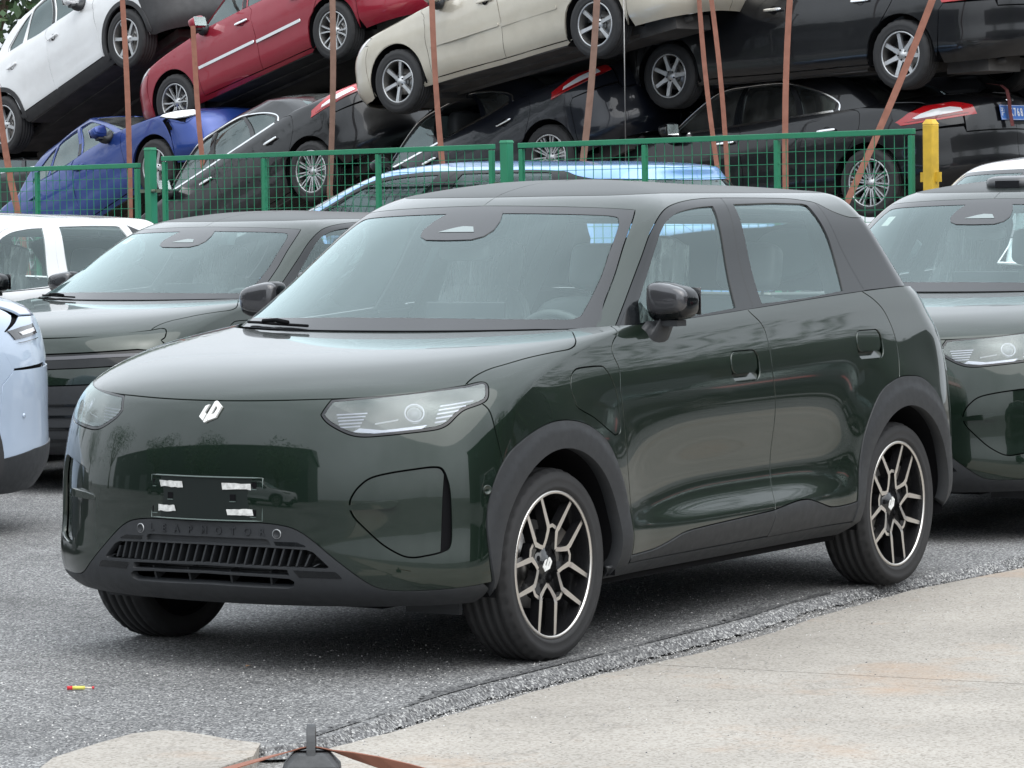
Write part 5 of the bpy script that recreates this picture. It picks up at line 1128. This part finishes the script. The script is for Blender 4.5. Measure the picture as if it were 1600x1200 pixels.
# the second green car has a full-width lamp band instead of separate headlights
DROP = ('headlight', 'front_bumper', 'air_intake_panel', 'air_slot', 'intake_rib', 'tow_hole', 'plate_holder', 'nose_emblem', 'bumper_cladding', 'parking_sensor', 'sensor_ring')
g2 = copy_tree(suv); g2.location = (-5.84, -5.90, 0); g2.rotation_euler = (0, 0, -.06); g2.scale = (1.08, 1.08, .935); tag(g2, 'dark green SUV with a black lamp band, left of the foreground car', 'car')
def drop(o):
    for c in list(o.children): drop(c)
    bpy.data.objects.remove(o)
for o in list(g2.children):
    if o.name.split('.')[0] in DROP: drop(o)
BR = lambda L: mirrored(np.array(L))
panel('front_bumper', low, BR([(0, .828), (.40, .829), (.80, .851), (.846, .862), (.882, .852), (.912, .826), (.933, .79), (.920, .771), (.991, .719), (1.07, .675), (.8, .72), (.4, .722), (0, .722)]), M_GREEN, g2)
lb = panel('lamp_band', low, BR([(0, .720), (.4, .720), (.8, .718), (1.085, .68), (1.08, .61), (.8, .625), (.4, .628), (0, .628)]), M_GLOSS, g2, off=-.006)
panel('lamp_strip', low, np.array([(.10, .705), (.55, .705), (.95, .690), (.97, .672), (.55, .684), (.14, .684)]), mat('dark_lamp_strip', (.10, .10, .11), .3), lb, both=True, off=-.002, gap=0, thick=.002)
panel('bumper_skin', low, BR([(0, .626), (.4, .626), (.8, .622), (1.08, .605), (1.10, .55), (.8, .52), (0, .52)]), M_GREEN, g2)
panel('bumper_cladding', low, BR([(0, .518), (.8, .518), (1.10, .54), (1.02, .40), (1.08, .20), (1.12, .02), (.5, .0), (0, .0)]), M_CLAD, g2)  # near-black panel: shade and reflections on the green bumper put into its colour
for i in range(4): panel('grille_bar', low, BR([(0, .15 + i * .075), (.7, .15 + i * .075), (.7, .165 + i * .075), (0, .165 + i * .075)]), M_GLOSS, g2, off=.006, gap=0)
# paper stickers inside the screens
for car_, pts, m_ in ((s2, [(-.62, .392), (-.54, .392), (-.54, .345), (-.62, .345)], mat('white_sticker', (.72, .72, .66), .6)), (g2, [(-.60, .41), (-.50, .41), (-.50, .372), (-.60, .372)], mat('yellow_sticker', (.78, .68, .25), .6))):
    panel('screen_sticker', top, np.array(pts), m_, car_, off=-.006, gap=0, thick=0, rim=False)

# ---------------------------------------------------------------- wrecks
P_WHITE = paint('wreck_white', (.70, .71, .72), metal=0, rough=.45, dust=.18, scratch=.5, wave=.004)
P_RED = paint('wreck_red', (.25, .010, .026), metal=.2, rough=.35, dust=.03, scratch=.35, wave=.006, coat=.75, spec=.25)
P_BEIGE = paint('wreck_beige', (.50, .46, .38), metal=.3, rough=.45, dust=.25, dustcol=(.25, .22, .18), scratch=.5, wave=.008)
P_BLACK = paint('wreck_black', (.004, .0045, .006), metal=.0, rough=.3, dust=.02, dustcol=(.22, .21, .20), scratch=.10, wave=.006, coat=.75, spec=.25)
P_BLACK2 = paint('wreck_blue_black', (.006, .008, .014), metal=.2, rough=.3, dust=.03, dustcol=(.25, .24, .23), scratch=.10, wave=.007, coat=.75, spec=.25)
P_BLUE = paint('wreck_blue', (.018, .048, .22), metal=.45, rough=.35, dust=.03, scratch=.3, wave=.008, coat=.75, spec=.25)
GCLEAR = glass('wreck_glass', (.40, .46, .45), film=.12)
G = 'wrecked cars piled behind the fence'
red, rl, rt_ = build_saloon('wrecked_saloon', P_RED, 'double', dict(wb=2.6, hw=.86, glass=GCLEAR, moulding=M_CHROME, seed=2, spots=[(-1.7, .86, .66, .16, .02)]))
pose(red, 260, -15.3, (-20.96, -16.87, 2.8), (0, .84, .318)); tag(red, 'red saloon wreck tilted nose down on the pile', 'wrecked car', G)
bei, bl_, bt_ = build_saloon('wrecked_saloon', P_BEIGE, 'six', dict(wb=2.6, hw=.85, roof=.03, glass=GCLEAR, moulding=P_BEIGE, handle=P_BEIGE, seed=3, dent=.010, spots=[(-.75, .85, .78, .2, .03), (-.9, .85, .5, .12, .02)]))
pose(bei, 260, -9.8, (-18.35, -12.11, 2.83), (0, .83, .318)); tag(bei, 'beige saloon wreck with dusty dented doors on top of the pile', 'wrecked car', G)
blk, kl, kt = build_saloon('wrecked_saloon', P_BLACK, 'seven', dict(wb=2.71, hw=.885, glass=M_DGLASS, handle=M_CHROME, seed=4, dent=.010, spots=[(-1.9, .88, .6, .3, .03), (.2, .85, .75, .2, .05)]))
pose(blk, 260, -2.0, (-18.88, -9.36, 2.81), (0, .865, .318)); tag(blk, 'black saloon wreck lying level on top at the right of the pile', 'wrecked car', G)
whi, wl, wt = build_saloon('wrecked_crossover', P_WHITE, 'white_suv', dict(wb=2.57, hw=.90, zs=1.16, clad=True, glass=M_DGLASS, handle=P_WHITE, seed=5))
pose(whi, 76, 20.8, (-21.47, -17.94, 3.56), (0, -.88, .345)); tag(whi, 'white crossover wreck with dark sills, tilted nose up at the top left', 'wrecked car', G)
n1, nl1, nt1 = build_saloon('wrecked_saloon', P_BLACK, 'multi', dict(wb=2.775, hw=.895, cowl=.0, chrome=True, glass=GCLEAR, seed=6, dent=.008, spots=[(-1.9, .9, .55, .25, .06)], tail_shape=[(1.20, .585), (1.14, .675), (.80, .755), (.50, .76), (.50, .63), (.85, .60)]))
pose(n1, 260, -22, (-19.33, -13.87, 1.98), (-2.775, .875, .318)); tag(n1, 'black saloon wreck nose down under the beige car, red and white tail lamp', 'wrecked car', G)
n2 = copy_tree(n1, mats={P_BLACK: P_BLACK2}); pose(n2, 260, -19.5, (-18.68, -10.59, 2.06), (-2.775, .875, .318)); tag(n2, 'dark grey saloon wreck nose down in the middle with an open rear window', 'wrecked car', G)
for o in list(n2.children):
    if o.name.split('.')[0] == 'rear_window': bpy.data.objects.remove(o)
fd_, fl_, ft_ = build_saloon('wrecked_saloon', P_BLACK, 'multi', dict(wb=2.85, hw=.915, ro=1.05, chrome=True, deck=.02, glass=M_DGLASS, seed=8, dent=.006, tail_shape=[(1.10, .60), (.95, .685), (.76, .73), (.52, .71), (.38, .64), (.36, .565), (1.06, .555)]))
pose(fd_, 263, -4.5, (-18.61, -7.12, 1.76), (-2.85, .895, .318)); tag(fd_, 'black saloon wreck at lower right with a blue number plate', 'wrecked car', G)
blu, ul, ut = build_saloon('wrecked_saloon', P_BLUE, 'five', dict(wb=2.6, hw=.86, glass=GCLEAR, handle=P_BLUE, seed=9, dent=.012, spots=[(.35, -.6, .8, .35, .05), (.1, -.8, .75, .25, .035), (.5, 0, .8, .4, .05)]))
pose(blu, 76, 21, (-20.38, -16.72, 2.07), (0, -.84, .318)); tag(blu, 'blue saloon wreck with a crumpled nose under the red car', 'wrecked car', G)
M_SMOKE = mat('smoked_lamp', (.03, .03, .033), .15, coat=1.)
hb, hl2, ht2 = build_saloon('parked_hatchback', M_BLUEP, 'white_suv', dict(wb=2.52, ro=1.33, hw=.93, zs=1.20, tail=.50, clad=True, dent=0., glass=M_GLASS, handle=M_BLUEP, tail_shape=[(.93, .628), (.95, .682), (.84, .690), (.70, .684), (.71, .630)]))
hb.location = (.16, -4.92, 0); tag(hb, 'pale blue car cut off by the left edge of the picture', 'car')
for o in hb.children:
    if o.name.startswith('tail_lamp'):
        for c in o.children:
            for sl in c.material_slots: sl.link = 'OBJECT'; sl.material = M_SMOKE if 'clear' not in c.name else M_LWHITE
panel('rear_valance', hl2, np.array([(3.95, .02), (3.97, .16), (4.4, .20), (hl2.U, .20), (hl2.U, .01), (4.3, .0)]), M_CLAD, hb, both=True, off=.006, gap=0)
p, n = on(hl2, 4.32, .33, .001); o = MB().lathe([(.013, 0), (.012, .003), (0, .003)], 16, 'z').build('parking_sensor', [M_BLUEP], hb); o.matrix_local = frame_matrix(p, n)
# badge, plate and garnish on the saloon at lower right
U_ = fl_.U
p, n = on(fl_, U_ - .02, .56, .004)
pl = empty('number_plate', (0, 0, 0), fd_); pl.matrix_local = frame_matrix((p[0] - .004, 0.03, p[2]), (-1, 0, .12))
mb = MB(); mb.box((0, 0, 0), (.44, .14, .004)); mb.build('plate', [mat('plate_blue', (.05, .16, .50), .4)], pl, bevel=.004)
mb = MB(); [mb.box(c, d) for c, d in (((0, .064, .003), (.425, .003, .001)), ((0, -.064, .003), (.425, .003, .001)), ((.211, 0, .003), (.003, .125, .001)), ((-.211, 0, .003), (.003, .125, .001)))]; mb.build('plate_border', [M_WHITE], pl)
for i, (ch, x) in enumerate((('沪', -.175), ('K', -.03), ('7', .03), ('6', .088), ('8', .146))):
    o = link('plate_character', text_mesh(ch, .105 if i else .085, .0008, bold=.002), [M_WHITE], pl); o.location = (x, 0, .0035); o.scale = (.72, 1, 1)
p, n = on(fl_, U_ - .01, .655, .006); mb = MB(); mb.lathe([(0, .004), (.03, .004), (.036, 0)], 24, 'z'); o = mb.build('oval_badge', [M_CHROME], fd_); o.matrix_local = frame_matrix((p[0], 0.02, p[2]), n) @ Matrix.Diagonal((1.9, .8, 1, 1))
# a further row of dark wrecks fills the gaps of the pile
back = Vector((-2.05, .36, 0))
for src, dz, da, lab in ((fd_, .55, 0, 'dark wreck in the rear row, showing at the right edge between two black saloons'), (blk, -.15, .6, 'dark wreck in the rear row behind the topmost black saloon'), (n2, .55, 0, 'dark wreck in the rear row behind the dark grey saloon'), (n1, .5, 0, 'dark wreck in the rear row behind the red wreck'), (blu, .9, .4, 'dark wreck in the rear row behind the white crossover')):
    o = copy_tree(src, mats={P_BLUE: P_BLACK2}); o.matrix_world = Matrix.Translation(back + Vector((0, da, dz))) @ src.matrix_world; tag(o, lab, 'wrecked car', G)
o = copy_tree(fd_); o.matrix_world = Matrix.Translation((-4.6, -13.2, -.25)) @ fd_.matrix_world; tag(o, 'dark wreck in the rear row at the far left behind the blue saloon', 'wrecked car', G)
# a loose strap end hangs over the number plate
pq = np.array(pl.matrix_local.translation); mw = fd_.matrix_world
pts = [mw @ Vector((pq[0] + dx, .145 + dy, pq[2] + dz)) for dx, dy, dz in ((.16, .03, .28), (.02, .025, .25), (-.035, .02, .20), (-.045, .01, .10), (-.04, .0, .0), (-.045, -.008, -.09), (-.05, -.01, -.13))]
tag(ribbon('loose_strap_end', pts, .06, tuple(mw.to_3x3() @ Vector((0, 1, 0))), [mat('dark_red_webbing', (.13, .03, .03), .8, var=.4, scale=14)]), 'dark red strap end hanging over the blue number plate', 'strap')
# ---------------------------------------------------------------- lashing straps
STR = [([-20.47, -18.99, 2.85], [-20.53, -18.77, 1.51], 0.075), ([-20.49, -17.23, 4.36], [-20.41, -17.09, 1.49], 0.06), ([-19.84, -15.74, 3.51], [-19.83, -15.56, 1.45], 0.055), ([-19.02, -13.35, 4.09], [-18.89, -13.33, 1.76], 0.06), ([-17.96, -11.45, 3.95], [-17.92, -11.3, 1.74], 0.055), ([-17.52, -9.32, 3.82], [-17.32, -9.43, 1.77], 0.062), ([-18.17, -8.66, 3.82], [-18.18, -8.45, 1.76], 0.044), ([-18.24, -8.6, 3.83], [-18.25, -8.4, 1.76], 0.044), ([-18.02, -7.59, 3.76], [-17.88, -7.61, 1.69], 0.055), ([-17.57, -5.85, 3.66], [-16.99, -6.57, 1.54], 0.06)]
SL = ['strap at the far left, slanting over the blue wreck', 'strap across the front wheel of the white wreck', 'strap over the red wreck front door', 'brown strap in front of the red wreck rear wheel', 'strap across the beige wreck front door', 'brown strap over the beige wreck rear wheel', 'left of the twin straps over the black wreck front wing', 'right of the twin straps over the black wreck front wing', 'strap across the doors of the black wrecks', 'strap slanting across two black wreck rear wheels']
for i, (a, b, w_) in enumerate(STR):
    a, b = Vector(a), Vector(b); rr = random.Random(i); nn = 12; off = Vector((.10, .063, 0))
    pts = [a.lerp(b, k / nn) + off + Vector((.0, .03 * math.sin(math.pi * k / nn) * (1 if i % 2 else -1), 0)) for k in range(nn + 1)]
    pts = ([pts[0] + Vector((-1.2, -.2, .4))] if i not in (0, 2) else [pts[0] + (pts[0] - pts[1]) * (4 if i == 0 else .3)]) + pts + [pts[-1] + Vector((-.1, .05, -.8))]
    o = ribbon('lashing_strap', pts, w_, (-.45, .89, 0), [M_STRAPB if i in (3, 5) else M_STRAP], twist=[.25 * math.sin(k * .5 + i) for k in range(nn + 3)]); tag(o, ('orange webbing ' if i not in (3, 5) else '') + SL[i], 'strap', 'lashing straps over the wrecks')
mb = MB(); mb.tube([(-17.75, -9.19, 4.2), (-17.68, -9.15, 1.5)], .006, 6); tag(mb.build('steel_cable', [M_STEEL]), 'thin grey cable hanging between the beige and black wrecks', 'cable')

# ---------------------------------------------------------------- green mesh fence
M_FENCE = mat('green_fence_paint', (.016, .19, .095), .45, var=.35, scale=9, dark=.7)
FA, FB = Vector((-14.12, -14.06, 0)), Vector((-12.53, -3.63, 0)); FD = (FB - FA).normalized(); FL = (FB - FA).length; FN = Vector((FD.y, -FD.x, 0))
def fpt(s, z, o=0.): p = FA + FD * s + FN * o; return Vector((p.x, p.y, z))
fz = lambda s: 2.03 + .06 * s / FL
Rf = Matrix.Rotation(math.atan2(FD.y, FD.x), 3, 'Z')
s_of = lambda y: (y - FA.y) / FD.y
LAB = ['green wire mesh fence panel at the far left', 'green wire mesh fence panel between the two green posts', 'green wire mesh fence panel ending at the yellow post']
for i, (y0, y1, mids, dz) in enumerate(((-16.2, -11.74, (-15.2, -14.2, -13.05), -.05), (-11.45, -7.70, (-10.23, -8.94), 0.), (-7.44, -3.74, (-6.19, -4.95), 0.))):
    s0, s1 = s_of(y0), s_of(y1); e = empty('mesh_fence', fpt(s0, .30)); tag(e, LAB[i], 'fence', 'green mesh fence panels'); M0 = Matrix.Translation(-fpt(s0, .30))
    def bar(nm, a, b, w_=.037):
        mb = MB(); c = (a + b) / 2; d = b - a
        if abs(d.z) > d.xy.length: mb.box(c, (w_, .04, d.length), Rf)
        else:
            mb.box((0, 0, 0), (d.length, .04, w_)); mt = Matrix.Translation(c) @ (Rf @ Matrix.Rotation(-math.atan2(d.z, d.xy.length), 3, 'Y')).to_4x4(); mb.v = [tuple(mt @ Vector(p)) for p in mb.v]
        mb.v = [tuple(M0 @ Vector(p)) for p in mb.v]; return mb.build(nm, [M_FENCE], e, bevel=.004)
    bar('top_rail', fpt(s0, fz(s0) + dz), fpt(s1, fz(s1) + dz), .041); bar('bottom_rail', fpt(s0, .35), fpt(s1, .35))
    for s in (s0 + .025, s1 - .025): bar('upright', fpt(s, .3), fpt(s, fz(s) + dz - .028))
    for y in mids: bar('upright', fpt(s_of(y), .375), fpt(s_of(y), fz(s_of(y)) + dz - .028))
    mb = MB(); m_ = .088; k = s0 + .05
    while k < s1 - .03: mb.box(fpt(k, (fz(k) + .35) / 2 + dz / 2, .0), (.0045, .0045, fz(k) + dz - .37), Rf); k += m_
    z = .45
    while z < 2.0 + dz:
        mb.box(fpt((s0 + s1) / 2, z + .03 * .5, .005), (s1 - s0 - .06, .0045, .0045), Rf @ Matrix.Rotation(-.0057, 3, 'Y')); z += m_
    mb.v = [tuple(M0 @ Vector(p)) for p in mb.v]; o = mb.build('wire_mesh', [M_FENCE], e); o['kind'] = 'stuff'
for y, h, lab in ((-11.6, 2.13, 'thick square green fence post left of centre'), (-7.57, 2.10, 'thick square green fence post behind the SUV roof')):
    s = s_of(y); e = empty('fence_post', fpt(s, .27)); tag(e, lab, 'fence post', 'thick green fence posts')
    mb = MB(); mb.box((0, 0, (h - .27) / 2), (.078, .078, h - .27), Rf); mb.build('post', [M_FENCE], e, bevel=.006)
    mb = MB(); mb.box((0, 0, h - .265), (.086, .086, .02), Rf, taper=.8); mb.build('post_cap', [M_FENCE], e)
    mb = MB(); mb.box((0, 0, 1.50), (.26, .012, .03), Rf); mb.tube([(.0, .05, 1.50), (.05, .05, 1.50)], .014, 8); mb.build('clamp', [mat('rusty_clamp', (.10, .13, .09), .6, var=.8, scale=20)], e)
M_YEL = mat('yellow_post_paint', (.62, .40, .035), .5, var=.55, scale=11, dark=.55)
s = s_of(-3.60); e = empty('yellow_post', fpt(s, -.04)); tag(e, 'yellow square gate post with hinge lugs at the fence end', 'gate post')
mb = MB(); mb.box((0, 0, 1.09), (.088, .088, 2.18), Rf); mb.build('post', [M_YEL], e, bevel=.012); mb = MB(); mb.box((0, 0, 2.195), (.088, .088, .035), Rf, taper=.55); mb.build('post_cap', [M_YEL], e)
for sg in (-1, 1):
    mb = MB(); c = FD * sg * .064; mb.box((c.x, c.y, 1.80), (.045, .016, .07), Rf); c2 = c * 1.12 - FN * .009; mb.box((c2.x, c2.y, 1.80), (.014, .004, .014), Rf, mi=1); mb.build('hinge_lug', [M_YEL, M_DARK], e)
# ---------------------------------------------------------------- trees, and unseen sheds, trees and cars added for the paint to mirror
def tree(loc, h, rx, lab, n=5200, seed=1, group='trees around the yard'):
    r = random.Random(seed); e = empty('broadleaf_tree', loc); tag(e, lab, 'tree', group)
    mb = MB(); mb.tube([(0, 0, 0), (.05, .02, h * .3), (.1, .05, h * .6)], [.22, .17, .09], 10)
    blobs = []
    for k in range(11):
        a = r.uniform(0, 6.28); q = Vector((math.cos(a) * rx * r.uniform(.15, .75), math.sin(a) * rx * r.uniform(.15, .75), h * r.uniform(.45, .92))); blobs.append((q, rx * r.uniform(.35, .6))); mb.tube([(.05, .02, h * .35), (q.x * .5, q.y * .5, (q.z + h * .35) * .5), tuple(q)], [.08, .05, .02], 6)
    mb.build('trunk', [mat('tree_bark', (.09, .07, .05), .9, var=.5, scale=10)], e)
    mb = MB()
    for i in range(n):
        q, s = r.choice(blobs); d = Vector((r.gauss(0, 1), r.gauss(0, 1), r.gauss(0, .8))).normalized() * s * r.uniform(.55, 1.05) ** .7; c = q + d; a = Vector((r.uniform(-1, 1), r.uniform(-1, 1), r.uniform(-1, 1))).normalized() * r.uniform(.09, .17); b = a.cross(Vector((r.uniform(-1, 1), r.uniform(-1, 1), r.uniform(-1, 1)))).normalized() * .06
        mb.add([c - a, c + b, c + a, c - b], [(0, 1, 2, 3)], r.choice((0, 0, 1, 2)))
    mb.build('crown', [mat('leaf_green', (.035, .075, .025), .6), mat('leaf_dark', (.020, .045, .018), .6), mat('leaf_light', (.06, .11, .035), .6)], e, fix=False)
tree((-34.5, -31.5, .2), 8.2, 3.6, 'dark green tree behind the wrecks in the top left corner', seed=3)
tree((-40, -39, .2), 9.5, 4., 'second dark green tree further left behind the wrecks', seed=4)
def shed(name, x0, y0, x1, y1, h, axis, lab, wallc, ndoor):
    e = empty(name, ((x0 + x1) / 2, (y0 + y1) / 2, 0)); tag(e, lab, 'building'); cx, cy = e.location.x, e.location.y; W_, D_ = x1 - x0, y1 - y0
    mw = mat(name + '_cladding_' + str(len(lab)), wallc, .7, var=.4, scale=.6)
    mb = MB(); mb.box((0, 0, h / 2), (W_, D_, h)); mb.build('wall', [mw], e)
    mb = MB()
    if axis == 'y': mb.ext([(-W_ / 2 - .4, h), (0, h + 1.6), (W_ / 2 + .4, h)], lambda p: (p[0], -D_ / 2 - .4, p[1]), lambda p: (p[0], D_ / 2 + .4, p[1]))
    else: mb.ext([(-D_ / 2 - .4, h), (0, h + 1.6), (D_ / 2 + .4, h)], lambda p: (-W_ / 2 - .4, p[0], p[1]), lambda p: (W_ / 2 + .4, p[0], p[1]))
    mb.build('roof', [mat('roof_sheet', (.10, .11, .12), .6)], e)
    for i in range(ndoor):
        t = (i + .5) / ndoor - .5; mb = MB()
        if axis == 'y': mb.box((-W_ / 2 - .03, t * D_, 1.7), (.06, 3.2, 3.4))
        else: mb.box((t * W_, -D_ / 2 - .03, 1.7), (3.2, .06, 3.4))
        mb.build('roller_door', [mat('roller_door_grey', (.16, .17, .18), .5)], e)
        mb = MB()
        if axis == 'y': mb.box((-W_ / 2 - .03, t * D_ + 3.0, h - 1.0), (.06, 1.6, .8))
        else: mb.box((t * W_ + 3.0, -D_ / 2 - .03, h - 1.0), (1.6, .06, .8))
        mb.build('window', [M_FRIT], e)
shed('warehouse', 27, -62, 39, -4, 8.5, 'y', 'long dark warehouse behind the photographer, mirrored in the nose of the SUV', (.05, .054, .058), 6)  # both sheds are unseen, added and raised so the paint mirrors less sky
shed('workshop', -80, 22, 6, 34, 7.0, 'x', 'long low workshop beside the lot, mirrored in the doors of the SUV', (.045, .043, .041), 7)
TL = ('leafy tree at the near end of the warehouse behind the photographer', 'leafy tree before the middle of the warehouse behind the photographer', 'leafy tree at the far end of the warehouse behind the photographer', 'leafy tree before the workshop, level with the SUV tail', 'leafy tree before the middle of the workshop beside the lot', 'leafy tree before the far end of the workshop beside the lot')
for i, (x, y, sd) in enumerate(((23, -7, 11), (22, -17, 12), (23, -28, 13), (-8, 17, 14), (-19, 18, 15), (-32, 18, 16))): tree((x, y, 0), 7.2 + 1.1 * (i % 3), 3.4, TL[i], 2600, sd, 'trees behind the photographer' if i < 3 else 'trees beside the workshop')
for i, (x, y, rz, c, lab) in enumerate(((12.6, -3.2, 100, M_WHITEP, 'white SUV parked behind the photographer, mirrored in the bumper corner'), (14.5, -9.2, 80, P_BLACK, 'black SUV parked behind the photographer, mirrored in the nose'), (15.0, -14.8, 85, P_BLACK2, 'blue-black SUV parked behind the photographer, mirrored in the nose'), (-3.0, 8.6, 184, P_BLACK2, 'blue-black SUV across the slab, mirrored in the front door'), (-8.4, 8.9, 180, P_RED, 'red SUV across the slab, mirrored in the doors'), (-13.8, 9.0, 178, P_BLACK, 'black SUV across the slab, mirrored in the rear door'), (-19.4, 9.0, 181, P_BLACK2, 'farthest blue-black SUV across the slab, mirrored in the rear door'))):
    o = copy_tree(suv, mats=recolour(c)); o.location = (x, y, -.03 if y > 1 else 0); o.rotation_euler = (0, 0, R(rz)); tag(o, lab, 'car')
for i, (x, y, sd, lab) in enumerate(((-14, -38, 21, 'unseen tree added left of the picture to darken reflections, nearest the wrecks'), (-4, -36, 22, 'unseen tree added left of the picture to darken reflections, second from the wrecks'), (6, -40, 23, 'unseen tree added left of the picture to darken reflections, third from the wrecks'), (15, -38, 24, 'unseen tree added left of the picture to darken reflections, farthest from the wrecks'))): tree((x, y, 0), 9.5 + (i % 2), 5.0, lab, 2600, sd, 'unseen trees added to darken the wrecks')  # unseen row added to block the sky that the black wrecks mirror
